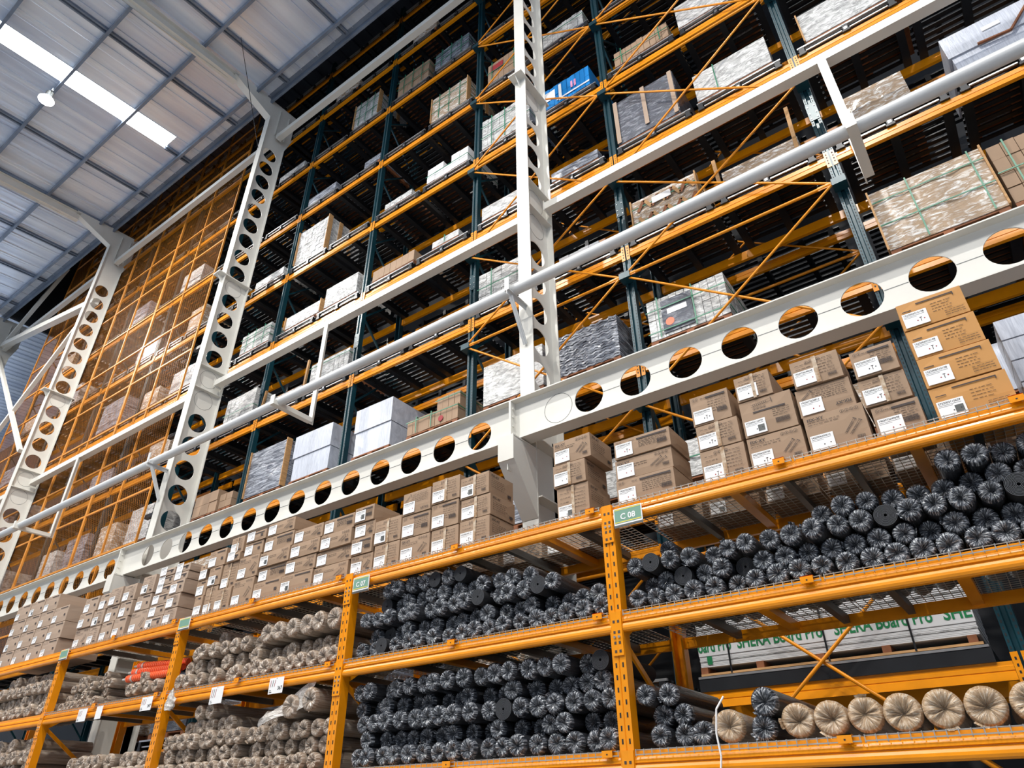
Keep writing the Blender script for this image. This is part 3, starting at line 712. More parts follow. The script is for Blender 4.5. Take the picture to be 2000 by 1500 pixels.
# ------------------------------------------------------------------ rolls
def roll_meshes(kind, seedv):
    random.seed(seedv); r = 1.0; n = 30
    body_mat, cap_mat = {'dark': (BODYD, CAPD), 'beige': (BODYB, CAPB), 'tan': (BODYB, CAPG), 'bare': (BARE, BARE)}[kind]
    # unit radius; scaled per roll in x,z
    wob = [1+R(-.035, .035) for _ in range(n)]; wob = [(wob[i]+wob[(i+1) % n]+wob[i-1])/3 for i in range(n)]
    b = MB(); v = []
    rows = [0, .03, .3, .7, 1.0]
    for y in rows:
        for i in range(n):
            a = 2*PI*i/n; rr = r*wob[i]*(.97 if y in (0,) else 1); v.append((rr*math.cos(a), y, rr*math.sin(a)))
    b.add(v, [(j*n+i, (j+1)*n+i, (j+1)*n+(i+1) % n, j*n+(i+1) % n) for j in range(len(rows)-1) for i in range(n)], body_mat, True)
    b.add(v[-n:], [tuple(range(n-1, -1, -1))], body_mat)
    c = MB(); m = 44; v = []; fs = []
    if kind != 'bare':
        ph = [R(-1, 1) for _ in range(m)]; cx, cz = R(-.14, .14), R(-.14, .14)
        skew = R(0, .35); sa = R(0, 2*PI); rad = [1.03, 1.0, .86, .62, .38, .18, .06]
        dep = [.035, -.004, -.018, -.016, -.006, .008, .028]
        for j, q in enumerate(rad):
            for i in range(m):
                a = 2*PI*i/m+.5*(1-q)*ph[0]; k = 1-q
                amp = .010*math.sin(PI*min(1, q*1.05)) if q < 1 else .0
                x = q*math.cos(a)+cx*k; z = q*math.sin(a)+cz*k
                x *= 1+ph[i]*.02*(j < 3)
                v.append((x, dep[j]+amp*ph[i]*1.6-skew*.03*max(0, math.cos(a-sa))*q, z))
        for j in range(len(rad)-1):
            for i in range(m): fs.append((j*m+i, j*m+(i+1) % m, (j+1)*m+(i+1) % m, (j+1)*m+i))
        fs.append(tuple((len(rad)-1)*m+i for i in range(m)))
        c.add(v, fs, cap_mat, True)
        if R(0, 1) < .55:     # a loose flap of film
            a0 = R(0, 2*PI); fl = []
            for k in range(5):
                a = a0+k*.16; fl += [(1.0*math.cos(a), -.005, 1.0*math.sin(a)), (1.13*math.cos(a)+R(-.04, .04), -.02+R(-.02, .01), 1.13*math.sin(a)+R(-.04, .04))]
            c.add(fl, [(2*k, 2*k+2, 2*k+3, 2*k+1) for k in range(4)], cap_mat)
    else:
        rad = [1.0]; k = 1.0
        prof = []
        while k > .2: prof += [(k, 0), (k-.045, 0), (k-.05, .03), (k-.095, .03)]; k -= .1
        prof += [(.2, .0), (.19, .1), (.0, .1)]
        for q, dpt in prof:
            for i in range(m): a = 2*PI*i/m; v.append((q*math.cos(a), dpt, q*math.sin(a)))
        for j in range(len(prof)-1):
            for i in range(m): fs.append((j*m+i, j*m+(i+1) % m, (j+1)*m+(i+1) % m, (j+1)*m+i))
        c.add(v, [q for n_, q in enumerate(fs) if (n_//m) % 4 == 0], BARER); c.add(v, [q for n_, q in enumerate(fs) if (n_//m) % 4], BARE)
    a = b.build('t'); d = c.build('t'); out = (a.data, d.data); bpy.data.objects.remove(a); bpy.data.objects.remove(d)
    return out
RM = {k: [roll_meshes(k, 100+i+hash(k) % 1 + len(k)*10) for i in range(nv)] for k, nv in (('dark', 9), ('beige', 7), ('tan', 4), ('bare', 1))}
random.seed(5)
def roll(kind, x, z, r, y, L_, lab, grp, nm, cat, rx=0, rzz=0):
    me, cap = random.choice(RM[kind])
    o = link(nm, me, None, (x, y, z)); a = R(0, 2*PI) if kind != 'bare' else 0
    o.scale = (r, L_, r); o.rotation_mode = 'YXZ'; o.rotation_euler = (rx, a, rzz)
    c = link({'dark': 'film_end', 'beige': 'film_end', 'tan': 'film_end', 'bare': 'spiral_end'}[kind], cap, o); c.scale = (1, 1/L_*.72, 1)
    tag(o, lab, cat, grp); return o
def pile(rows, r, where, kind, nm, desc, grp, base, x_lo, x_hi, rec=.12, jit=.008, bare_p=.0, Lr=(.74, .80), y0=4.44, dzf=.86):
    """rows: list of lists of (x0,x1) ranges that the row fills"""
    for ri, rng in enumerate(rows):
        z = base+r+ri*2*r*dzf; ct = 0
        rown = ['bottom', 'second', 'third', 'fourth', 'fifth', 'sixth', 'seventh'][ri]
        for x0, x1 in rng:
            x = x1-r-(r if ri % 2 else 0)
            while x > x0+r*.8:
                rec_ = (rec*R(.35, 1.5) if ri % 2 else rec*R(0, .5)*(1 if R(0, 1) < .8 else 2.2))
                k = 'bare' if R(0, 1) < bare_p else kind
                rr = r*R(.90, 1.0)
                d = desc if k == kind else 'unwrapped black foam roll'
                roll(k, x+R(-jit, jit)*.6, z+R(-jit, jit)*.4+.003, rr, y0+rec_, R(*Lr), '%s, %s along the %s row, %s' % (d, ORD[min(ct, 29)], rown, where), grp, nm, 'roll', rx=R(-.006, .006), rzz=R(-.014, .014))
                x -= 2*r*1.0+R(0, .006); ct += 1
U = FX
# C 08 bay, upper shelf
pile([[(-2.23, .42)], [(-2.23, .42)], [(-2.23, .42)], [(-2.1, -1.78), (-1.02, .42)], [(-.2, .42)]], .068, 'upper shelf, nearest bay', 'dark', 'foam_roll', 'film-wrapped charcoal roll', 'charcoal rolls on the upper shelf of the C 08 bay', 1.222, -2.23, .42, bare_p=.05)
# C 07 bay, upper shelf
pile([[(-5.02, -2.36)], [(-5.02, -2.36)], [(-5.02, -2.75)], [(-4.8, -2.95)], [(-4.75, -3.7)]], .0715, 'upper shelf, second bay', 'dark', 'foam_roll', 'film-wrapped charcoal roll', 'charcoal rolls on the upper shelf of the C 07 bay', 1.222, 0, 0, bare_p=.05, jit=.012)
# C 07 bay, lower shelf
pile([[(-5.02, -2.36)], [(-5.02, -2.36)], [(-5.02, -2.36)], [(-5.02, -2.36)], [(-4.98, -2.42)]], .0735, 'lower shelf, second bay', 'dark', 'foam_roll', 'film-wrapped charcoal roll', 'charcoal rolls on the lower shelf of the C 07 bay', .365, 0, 0, rec=.16, bare_p=.02)
# C 08 bay, lower shelf
pile([[(-2.24, -1.73)], [(-2.24, -1.80)], [(-2.24, -1.94)], [(-2.2, -2.02)]], .07, 'lower shelf, nearest bay', 'dark', 'foam_roll', 'film-wrapped charcoal roll', 'charcoal rolls on the lower shelf of the C 08 bay', .365, 0, 0, bare_p=0)
roll('dark', -1.42, .44, .072, 4.46, .95, 'charcoal roll lying low between two tan rolls', 'charcoal rolls on the lower shelf of the C 08 bay', 'foam_roll', 'roll')
roll('dark', -1.385, .575, .078, 4.44, .95, 'charcoal roll resting on top beside the first tan rolls', 'charcoal rolls on the lower shelf of the C 08 bay', 'foam_roll', 'roll')
for i, x in enumerate([-1.62, -1.22, -1.035, -.855, -.67, -.48, -.29, -.09, .11, .3]):
    roll('tan', x, .462+.003*(i % 2), .09+.003*(i > 3), 4.43+R(0, .03), .6, ['single large tan roll between charcoal rolls, beside the white strap', 'large film-wrapped tan roll, nearest the crossed orange rods'][i] if i < 2 else 'large film-wrapped tan roll, %s from the pair of charcoal ones' % ORD[i-1], 'large tan rolls on the lowest shelf', 'underlay_roll', 'roll', rzz=.06)
# third bay (beige)
pile([[(-7.8, -5.15)], [(-7.8, -5.15)], [(-7.75, -6.45)], [(-7.35, -7.1)]], .082, 'upper shelf, third bay', 'beige', 'carpet_roll', 'small beige wrapped roll', 'beige rolls on the upper shelf of the third bay', 1.222, 0, 0, jit=.015)
pile([[], [], [(-6.4, -5.2)]], .1, 'third bay upper shelf', 'beige', 'carpet_roll', 'large beige wrapped roll', 'large beige rolls beside the C 07 upright', 1.19, 0, 0, rec=.05)
pile([[(-7.83, -5.15)], [(-7.83, -5.15)], [(-7.83, -5.15)], [(-7.75, -6.6), (-6.4, -5.9)], [(-7.4, -7.0)]], .077, 'lower shelf, third bay', 'beige', 'carpet_roll', 'beige wrapped roll', 'beige rolls on the lower shelf of the third bay', .365, 0, 0, jit=.012)
for i, (x, z) in enumerate([(-5.45, .94), (-5.72, .9)]):
    roll('beige', x, z, .1, 4.42, .8, 'fat beige roll under loose plastic, %s' % ['nearest the upright', 'behind the fold'][i], 'fat beige rolls under loose plastic', 'carpet_roll', 'roll')
mb = MB(); n = 9; vs = []
for j in range(n):
    for i in range(n):
        u, v_ = i/(n-1), j/(n-1); vs.append((-6.12+.62*u+.1*v_+R(-.015, .015), 4.40-.03*math.sin(u*6+v_*3)+.10*v_*u, .76+.12*u+.28*v_*(.35+.65*u)+R(-.012, .012)))
mb.add(vs, [(j*n+i, j*n+i+1, (j+1)*n+i+1, (j+1)*n+i) for j in range(n-1) for i in range(n-1)], FILM_L)
o = mb.build('plastic_sheet'); sm_ = o.modifiers.new('thick', 'SOLIDIFY'); sm_.thickness = .003
tag(o, 'loose clear plastic sheet draped over the beige rolls', 'plastic sheet')
# fourth bay: thin grey rolls, orange ribbed pipes
pile([[(-10.6, -9.35)], [(-10.6, -9.35)], [(-10.4, -9.3)], [(-10.3, -9.4)]], .055, 'upper shelf, fourth bay', 'beige', 'carpet_roll', 'thin grey wrapped roll', 'thin grey rolls on the upper shelf of the fourth bay', 1.222, 0, 0, jit=.01)
for i, (x, z, y) in enumerate([(-8.62, 1.33, 4.45), (-8.42, 1.33, 4.47), (-8.22, 1.33, 4.46), (-8.8, 1.33, 4.47), (-8.55, 1.44, 4.48)]):
    roll('beige', x, z, .07, y, .9, 'pale bagged roll %s below the orange pipes' % ORD[i], 'pale bagged rolls under the orange pipes', 'carpet_roll', 'roll')
for i, (z, y) in enumerate([(1.47, 4.50), (1.55, 4.55), (1.63, 4.60)]):
    mb = MB(); k = 0
    while k < 26: mb.tube((.035*k, 0, 0), (.035*k+.02, 0, 0), .042, ORP, 12); mb.tube((.035*k+.02, 0, 0), (.035*k+.035, 0, 0), .036, ORP, 12, caps=False); k += 1
    o = mb.build('ribbed_pipe', None, (-8.95, y, z)); o.rotation_euler = (0, .02*i, .1)
    tag(o, 'orange ribbed pipe coil in clear bag, %s of three' % ['lowest', 'middle', 'topmost'][i], 'pipe', 'orange ribbed pipes')
    mb = MB().tube((-.02, 0, .0), (.12, 0, 0), .02, FILM_L, 10, .05); mb.tube((-.1, 0, .0), (-.02, 0, 0), .012, FILM_L, 8, .02); mb.build('bag_neck', o)
pile([[(-10.6, -7.95)], [(-9.9, -8.1)]], .085, 'lower shelf, fourth bay', 'beige', 'carpet_roll', 'pale wrapped roll', 'pale rolls on the lower shelf of the fourth bay', .365, 0, 0)
pile([[(-13.3, -10.85)], [(-13.3, -10.8)], [(-13.2, -10.9)], [(-12.6, -10.9)]], .082, 'upper shelf, farthest bay', 'beige', 'carpet_roll', 'whitish wrapped roll', 'whitish rolls on the farthest upper shelf', 1.222, 0, 0)
pile([[(-13.3, -10.85)], [(-13.3, -10.85)], [(-13.3, -10.85)], [(-12.9, -11.0)]], .085, 'lower shelf, farthest bay', 'beige', 'carpet_roll', 'whitish wrapped roll', 'whitish rolls on the farthest lower shelf', .365, 0, 0)

# ------------------------------------------------------------------ tall teal and orange racking
TY = 6.90; TD = 1.1; LV = [1.02+1.955*k for k in range(10)]; TX = [2.65-2.82*k for k in range(13)]; TTOP = 19.2
BR = [0.0, 2.3, 4.27, 6.31, 8.22, 10.38, 12.45, 14.45, 16.4]
def tealpost(detail):
    mb = MB(); prof = [(0,0),(.035,0),(.045,.03),(.075,.03),(.085,0),(.12,0),(.12,.1),(.105,.1),(.105,.012),(.095,.012),(.082,.042),(.038,.042),(.025,.012),(.015,.012),(.015,.1),(0,.1)]
    mb.extr(prof, -H, TTOP, TEAL, 'z')
    if detail:
        z = -.5
        while z < 15:
            for x in (.012, .098): mb.box(x, x+.011, -.0012, .003, z, z+.022, BLACK if x < .05 else BLACK)
            z += .05
        for zz in (7.72,):
            mb.box(-.004, .124, -.006, .0, zz-.16, zz+.16, TEAL)
            for a in (-.12, -.03, .1):
                for x in (.02, .1): mb.tube((x, -.014, zz+a), (x, -.005, zz+a), .008, SILVER, 8)
    return mb
tpm = tpl = tbm = tem = rbm = None
for b in range(10):
    xr = TX[b]; xl = TX[b+1]; rk = empty('tall_rack_bay', (xl, TY, 0))
    tag(rk, ['tall rack bay nearest, teal posts and orange beams at the golden cartons', 'tall rack bay with crossed braces behind the C 08 sign', 'tall rack bay with crossed braces behind the nearest cream column'][b] if b < 3 else 'tall teal and orange rack bay, %s beyond the nearest cream column' % ORD[b-3], 'rack', 'tall teal and orange rack bays')
    def add(nm, me, loc, par=rk): o = link(nm, me, par, loc); return o
    posts = [0] + ([2.82] if b == 0 else [])
    for px in posts:
        if tpm is None:
            tpm = tealpost(True).build('post', rk, (px, 0, 0)).data; tpl = tealpost(False).build('post', rk, (px+.12, TD, 0)); tpl.rotation_euler = (0, 0, PI); tpl = tpl.data
        else:
            add('post', tpm, (px, 0, 0)); o = add('post', tpl, (px+.12, TD, 0)); o.rotation_euler = (0, 0, PI)
        if rbm is None:
            mb = MB(); z = -1.4; s = 1
            while z < 18.5: mb.bar((.06, .1 if s > 0 else TD-.1, z), (.06, TD-.1 if s > 0 else .1, z+.95), .035, .03, TEAL, (1, 0, 0)); z += .975; s = -s
            rbm = mb.build('side_lacing', rk, (px, 0, 0)).data
        else: add('side_lacing', rbm, (px, 0, 0))
    for z in LV:
        if tbm is None:
            w = 2.69; pr = [(.012,0),(.012,-.03),(.006,-.036),(.006,-.066),(.012,-.07),(.012,-.074),(.006,-.078),(.0,-.14),(.05,-.14),(.05,0)]
            o = MB().extr(pr, 0, w, ORANGE).build('beam', rk, (.125, 0, z)); tbm = o.data
            tem = []
            for x0 in (-.055, w+.002):
                e = MB()
                e.box(x0, x0+.052, -.008, -.002, -.20, .06, ORANGE)
                for q in (-.15, -.10, -.05, 0): e.box(x0+.02, x0+.034, -.0095, -.0075, q, q+.022, BLACK)
                tem.append(e.build('end_plate', o).data)
        else:
            o = add('beam', tbm, (.125, 0, z))
            for q in tem: link('end_plate', q, o)
        o = add('beam', tbm, (2.815, TD, z)); o.rotation_euler = (0, 0, PI)
        if b < 9:
            o = add('rear_row_beam', tbm, (.125, 1.45, z))
    # dark slatted rear row deck, one per level
    for z in LV[1:9] if b < 9 else []:
        if 'rdk' not in globals():
            mb = MB()
            for k in range(10): mb.box(.15, 2.65, 1.5+.12*k, 1.5+.12*k+.07, .13, .15, DARK)
            for x in (.3, .9, 1.5, 2.1, 2.5): mb.box(x, x+.07, 1.45, 2.6, 0, .13, DARK)
            rdk = mb.build('rear_row_deck', rk, (0, 0, z)).data
        else: add('rear_row_deck', rdk, (0, 0, z))
    if b in (1, 2):
        W = 2.82
        for ln, (ya, mat) in enumerate(((-.12, ORANGE), (TD+.2, ORANGE))):
            for i, z in enumerate(BR):
                o = MB().tube((.06, ya, z), (W-.03, ya, z), .021, mat, 10).bar((.03, ya-.004, z), (.22, ya-.004, z), .012, .055, mat).bar((W-.18, ya-.004, z), (W-.025, ya-.004, z), .012, .055, mat).build('brace_rod', rk)
                if i < len(BR)-1:
                    z2 = BR[i+1]
                    MB().tube((.1, ya-.012, z+.03), (W-.03, ya-.012, z2-.03), .016, mat, 8).build('diagonal_rod', rk)
                    MB().tube((.1, ya+.02, z2-.03), (W-.03, ya+.02, z+.03), .016, mat, 8).build('diagonal_rod', rk)
        for z in BR: MB().box(-.02, .14, -.15, -.0, z-.05, z+.05, TEAL).build('brace_bracket', rk)
    if b == 0:
        for z in BR: MB().box(-.02, .14, -.15, -.0, z-.05, z+.05, TEAL).build('brace_bracket', rk)

# steel slatted pallets on every level of the front row
def steel_pallet():
    mb = MB(); w = 1.24
    f = MB()
    for x in (0, .57, 1.14):
        f.extr([(x, 0), (x+.1, 0), (x+.1, .025), (x+.085, .04), (x+.085, .14), (x+.015, .14), (x+.015, .04), (x, .025)], -.02, 1.12, DARK, 'y')
        f.box(x+.03, x+.07, -.0215, -.02, .04, .085, SILVER) if x == .57 else None
    s = MB()
    for k in range(10): s.box(.0, w, .04+.108*k, .04+.108*k+.062, .14, .158, DARK)
    e = MB().box(.0, w, -.012, .02, .140, .166, SILVER).box(.1, .57, .0, .02, .055, .075, SILVER).box(.67, 1.14, .0, .02, .055, .075, SILVER)
    return f, s, e
f, s, e = steel_pallet(); sp = None
levw = ['lowest', 'second', 'third', 'fourth', 'fifth', 'sixth', 'seventh', 'eighth', 'ninth', 'tenth']
for b in range(10):
    for li in range(10):
        z = LV[li]
        if li == 0 and (b > 6 or b == 1): continue
        if li == 9 and b < 2: continue
        for h in (0, 1):
            loc = (TX[b+1]+.15+h*1.345, TY, z+.001)
            if sp is None:
                o = link('steel_pallet', None, None, loc); sp = o; f.build('skids', o); s.build('slats', o); e.build('edge_rail', o)
            else: o = dup(sp, loc)
            tag(o, 'dark slatted steel pallet, %s rack level, %s bay counted from the golden cartons, %s side' % (levw[li], ORD[b], 'near' if h else 'far'), 'pallet', 'steel pallets on the tall racking')

# ------------------------------------------------------------------ loads
def pallet_wood(t, w, d, mat=WOODR):
    mb = MB()
    for x in (0, w/2-.05, w-.1): mb.box(x, x+.1, 0, d, .0, .07, mat)
    for k in range(7): mb.box(0, w, k*d/7+.01, k*d/7+.11, .07, .09, mat)
    mb.build('wooden_pallet', t)
def load(x0, x1, zi, h, style, lab, grp=None, d=1.0, nx=6, nz=3, y=6.93, dz=0, strap=None, boards=False, mat=None, hh=None):
    """goods on a wooden base; zi = rack level index"""
    for px in TX:
        if x0 < px+.16 and x1 > px-.04:
            if abs(x0-px) < abs(x1-px): x0 = px+.17
            else: x1 = px-.05
    zb = LV[zi]+.170+dz; w = x1-x0; t = tag(empty('palletised_load', (x0, y, zb)), lab, 'load', grp or 'loads on the tall racking')
    ph = .20; pallet_wood_h = .09
    base = .095 if not dz else 0
    if not dz: pallet_wood(t, w, d)
    top = base+h+(.10 if not dz else 0)
    if style in ('cartons', 'whitec', 'brownc'):
        m = mat or {'cartons': CARD, 'whitec': FILM_W, 'brownc': CARD}[style]
        mb = MB(); bw_, bh_ = w/nx, (top-base)/nz
        for j in range(nz):
            for i in range(nx):
                if hh and j >= hh[min(len(hh)-1, int(i*len(hh)/nx))]: continue
                for q in range(3):
                    if q and 0 < i < nx-1 and j < nz-1: continue
                    mb.box(i*bw_+.003, (i+1)*bw_-.003, q*d/3+R(0, .012), (q+1)*d/3-.004, base+j*bh_+.002, base+(j+1)*bh_-.002-R(0, .006), m)
        mb.build('carton_stack', t)
    elif style == 'film':
        m = mat or FILM_T; nxx, nyy, nzz = 10, 6, 7; mb = MB()
        def face(o_, du, dv, nu, nv, out):
            vs = []
            for j in range(nv+1):
                for i in range(nu+1):
                    u, v_ = i/nu, j/nv; e = min(1, 6*min(u, 1-u))*min(1, 6*min(v_, 1-v_))
                    p = Vector(o_)+Vector(du)*u+Vector(dv)*v_+Vector(out)*(R(-.008, .02)*e); vs.append(p)
            mb.add(vs, [(j*(nu+1)+i, j*(nu+1)+i+1, (j+1)*(nu+1)+i+1, (j+1)*(nu+1)+i) for j in range(nv) for i in range(nu)], m, True)
        hf = top-base
        face((0,0,base), (w,0,0), (0,0,hf), nxx, nzz, (0,-1,0)); face((w,0,base), (0,d,0), (0,0,hf), nyy, nzz, (1,0,0)); face((w,d,base), (-w,0,0), (0,0,hf), nxx, nzz, (0,1,0))
        face((0,d,base), (0,-d,0), (0,0,hf), nyy, nzz, (-1,0,0)); face((0,0,top), (w,0,0), (0,d,0), nxx, nyy, (0,0,1)); face((0,d,base), (w,0,0), (0,-d,0), 4, 4, (0,0,-1))
        mb.build('wrapped_goods', t)
    elif style == 'silver':
        hf = (top-base)/2
        MB().box(.03, w-.01, .02, d-.02, base, base+hf-.004, FILM_S).build('foil_tier', t); MB().box(0, w, 0, d, base+hf, top, FILM_S).build('foil_tier', t)
    elif style == 'wavy':
        mb = MB(); n = 26; hf = (top-base)/16
        for k in range(16):
            vs = []; z = base+k*hf
            for i in range(n+1):
                x = w*i/n; q = .012*math.sin(i*1.6+k*.15)
                vs += [(x, R(-.006, .012), z+q), (x, R(-.006, .012), z+q+hf*.82), (x, d, z+q), (x, d, z+q+hf*.82)]
            fs = []
            for i in range(n):
                a = 4*i; c2 = a+4; fs += [(a, c2, c2+1, a+1), (a+1, c2+1, c2+3, a+3), (a, a+2, c2+2, c2)]
            fs += [(0, 1, 3, 2), (4*n, 4*n+2, 4*n+3, 4*n+1)]
            mb.add(vs, fs, FILM_D)
        mb.build('corrugated_sheets', t)
    if strap is not None:
        xs, zs = strap; sm = MB()
        for u in xs: sm.box(w*u-.008, w*u+.008, -.024, -.018, base, top+.012, GREENT if mat is not FILM_S else DGREY); sm.box(w*u-.008, w*u+.008, -.02, d, top+.006, top+.012, GREENT)
        for v_ in zs: sm.box(-.01, w+.015, -.028, -.022, base+(top-base)*v_-.007, base+(top-base)*v_+.007, GREENT); sm.box(w+.012, w+.018, -.02, d, base+(top-base)*v_-.007, base+(top-base)*v_+.007, GREENT)
        sm.build('strap', t)
    if boards:
        for xx in ((-.02, .0), (w, w+.02)):
            bm_ = MB().box(xx[0], xx[1], -.03, .09, base, top+.02, WOOD); bm_.build('corner_board', t)
            if xx[0] > 0:
                for q in (.3, .62): MB().box(xx[0], xx[1], d*q, d*q+.1, base, top, WOOD).build('corner_board', t)
    return t
S2 = ([.22, .5, .8], [.35, .75]); S1 = ([.15, .85], [.5])
GL = 'loads on the tall racking'
L_ = load
# level index: 1=2.97 2=4.93 3=6.885 4=8.84 5=10.8 6=12.75 7=14.7 8=16.66
L_(-8.33,-7.45,2,.80,'silver','tall foil-covered load in two tiers nearest the brown cartons, above the holed girder')
L_(-7.06,-6.0,2,.17,'cartons','low row of brown cartons with an orange dot above the holed girder',nx=9,nz=1,strap=([.2,.5],[.8]))
L_(-6.5,-6.02,2,.26,'cartons','small upper block of brown cartons stacked at a teal post above the girder',nx=4,nz=1,y=7.0,d=.8,dz=.375,strap=([],[.75]))
L_(-5.5,-4.42,2,.60,'film','grey wrapped load just beside the nearest cream column above the girder',mat=FILM_W)
L_(-4.14,-3.2,2,.58,'wavy','wavy dark sheets under film right of the nearest cream column')
L_(-2.75,-1.68,2,.54,'whitec','patterned pale tile load with green straps above the holed girder',nx=10,nz=2,strap=([.15,.6],[.15,.7]))
L_(.11,1.22,2,.76,'film','large crinkled tan load with timber corners and green straps, resting low above the girder',mat=FILM_T,boards=True,strap=([.35,.9],[.4,.8]))
L_(1.27,2.3,2,.72,'cartons','brown tile cartons stacked at the frame edge above the girder',nx=8,nz=4,strap=S1)
L_(-11.36,-10.2,2,.86,'film','tall crinkled silver load beside the first post after the second column',mat=FILM_D,boards=True)
L_(-9.96,-8.94,2,.80,'silver','white foil-covered load in two tiers, next to the crinkled silver one')
L_(-13.0,-12.2,2,.36,'cartons','dark brown load of cartons seen beside the second cream column',nx=3,nz=2)
L_(-12.1,-11.7,2,.2,'cartons','small brown carton pile at the foot of a teal post beside the second column',nx=2,nz=2,d=.7)
L_(-15.6,-14.7,2,.7,'film','pale load behind mesh just above the girder, nearest the second column',mat=FILM_W)
L_(-17.1,-16.2,2,.6,'film','tan load behind mesh just above the girder, middle of the cage')
L_(-18.5,-17.5,2,.62,'film','silver load behind mesh just above the girder, beyond the middle',mat=FILM_D)
L_(-19.9,-19.0,2,.5,'film','pale load behind mesh just above the girder, nearest the third column',mat=FILM_W)
# level 3
L_(-9.88,-8.78,3,.44,'whitec','white tile cartons half hidden behind the L-shaped hanger',nx=8,nz=1,strap=([.3],[.8]))
L_(-11.25,-10.1,3,.08,'whitec','low row of white cartons beside a leaning timber',nx=7,nz=1)
L_(-12.69,-11.66,3,.62,'whitec','white tile cartons with red print beside the second cream column',nx=7,nz=3,strap=([],[.4]))
L_(-5.64,-4.7,3,.58,'whitec','white slatted tile load behind the pipe beside the nearest cream column',nx=6,nz=7,strap=([.3],[.5]))
L_(-4.05,-3.35,3,.10,'whitec','low pale boxes right of the nearest column above the pipe',nx=4,nz=1,mat=LABEL)
L_(-2.75,-1.76,3,.48,'film','herringbone timber crate with a white notice above the pipe',mat=None,boards=True,strap=([],[.2,.7]))
L_(-1.4,-.38,3,.22,'film','long crinkled film bundle between two upright timbers',mat=FILM_T)
L_(.24,.92,3,.46,'film','film-wrapped brown carton load under the highest tie beam, above the pipe',mat=FILM_T)
L_(1.39,2.35,3,.62,'silver','big blue-grey wrapped load with a folded brown strip at the frame edge')
L_(-15.7,-14.8,3,.5,'film','tan load behind mesh on the third level, nearest the second column')
L_(-18.4,-17.3,3,.35,'film','grey load behind mesh on the third level, middle of the cage',mat=FILM_D)
# level 4
L_(-12.72,-11.66,4,.42,'whitec','silver strapped load above the tie beam, beside the second cream column',nx=3,nz=3,strap=S2,mat=FILM_W)
L_(-11.09,-9.95,4,.22,'film','low wooden-edged load with a light film top, second bay past the column',mat=FILM_W,boards=True)
L_(-9.82,-8.85,4,.42,'film','bright white film-wrapped load above the tie beam',mat=FILM_W)
L_(-8.39,-7.26,4,.16,'cartons','low brown carton row above the middle tie beam',nx=7,nz=1)
L_(-6.8,-6.15,4,.06,'whitec','flat pale tile bundle above the middle tie beam',nx=1,nz=2,strap=([.5],[]))
L_(-5.6,-4.8,4,.2,'film','shallow silver load hidden behind the nearest cream column',mat=FILM_W)
L_(-4.1,-3.2,4,.1,'film','shallow dark load right of the nearest column, middle height',mat=FILM_D)
L_(-2.83,-1.76,4,.92,'film','large dark grey stone load with pale corner boards',mat=FILM_G)
L_(-1.48,-.36,4,.50,'film','film-wrapped silver and dark boxes above the nearest tie beam',mat=FILM_W,strap=([.3],[]))
L_(.12,1.3,4,.5,'film','long film-wrapped pale load with timber end at the top edge',mat=FILM_W,boards=True)
L_(-15.6,-14.6,4,.5,'film','pale load behind mesh on the fourth level, nearest the second column',mat=FILM_W)
L_(-19.2,-18.0,4,.8,'film','tall grey load behind mesh on the fourth level, farther along',mat=FILM_D)
L_(-17.1,-16.2,4,.4,'film','tan load behind mesh on the fourth level, middle')
# level 5
L_(-12.73,-11.66,5,.12,'film','low pale load high beside the second cream column',mat=FILM_W)
L_(-11.25,-10.2,5,.95,'whitec','tall bright tile stack with timber ends, high beside the second column',nx=9,nz=8,boards=True,mat=FILM_W)
L_(-8.29,-7.5,5,.06,'whitec','low white tile pile, middle height between two teal posts',nx=5,nz=1)
L_(-7.08,-6.0,5,.32,'whitec','white printed cartons beside the third teal post',nx=5,nz=2,mat=LABEL,hh=[2,2,1,2,2],strap=([],[.4]))
L_(-5.64,-4.5,5,.74,'whitec','white tile cartons with green straps beside the nearest column',nx=8,nz=2,strap=S2)
L_(-4.14,-3.2,5,.46,'whitec','bright blue printed cartons right of the nearest cream column',nx=10,nz=2,mat=BLUE)
L_(-2.69,-1.68,5,.3,'cartons','tan load with a pink print and green strap at the upper right',nx=9,nz=2,strap=S1)
L_(-1.5,-.4,5,.5,'film','silver film-wrapped load at the top edge, right of the crossed braces',mat=FILM_W)
L_(-15.66,-15.0,5,.6,'film','tan load behind mesh, fifth level, nearest the second column')
L_(-18.2,-17.2,5,.5,'film','grey load behind mesh, fifth level, middle of the cage',mat=FILM_D)
# level 6
L_(-7.1,-6.08,6,.72,'film','large tan tile load with timber edge, upper middle',mat=FILM_T,boards=True,strap=S2)
L_(-9.9,-9.03,7,.82,'whitec','tall pale tile load with timber side, upper middle',nx=5,nz=5,boards=True,strap=S2,mat=FILM_W)
L_(-9.2,-8.5,6,.1,'film','low load between teal posts on the sixth level',mat=FILM_D)
L_(-5.52,-4.7,6,.56,'cartons','brown cartons with a red panel beside the nearest column, upper',nx=6,nz=3,strap=S1)
L_(-4.13,-3.2,6,.34,'whitec','white slatted load right of the nearest column, near the top',nx=8,nz=1,strap=([],[.6]))
L_(-8.35,-7.34,7,.62,'cartons','brown strapped tile load, top row of loads',nx=6,nz=3,strap=S2)
L_(-7.13,-6.11,7,.52,'whitec','grey strapped tile load, top row beside the third post',nx=6,nz=3,strap=S2,mat=FILM_D)
L_(-12.85,-11.8,7,.1,'film','thin pale load high beside the second column',mat=FILM_W)
L_(-11.2,-10.2,6,.14,'film','thin dark load two levels below the thin pale one',mat=FILM_D)
L_(-8.0,-7.2,8,.2,'film','dim load near the dark roof, nearer',mat=FILM_T)
L_(-10.9,-10.0,8,.2,'film','dim load near the dark roof, farther',mat=FILM_T)
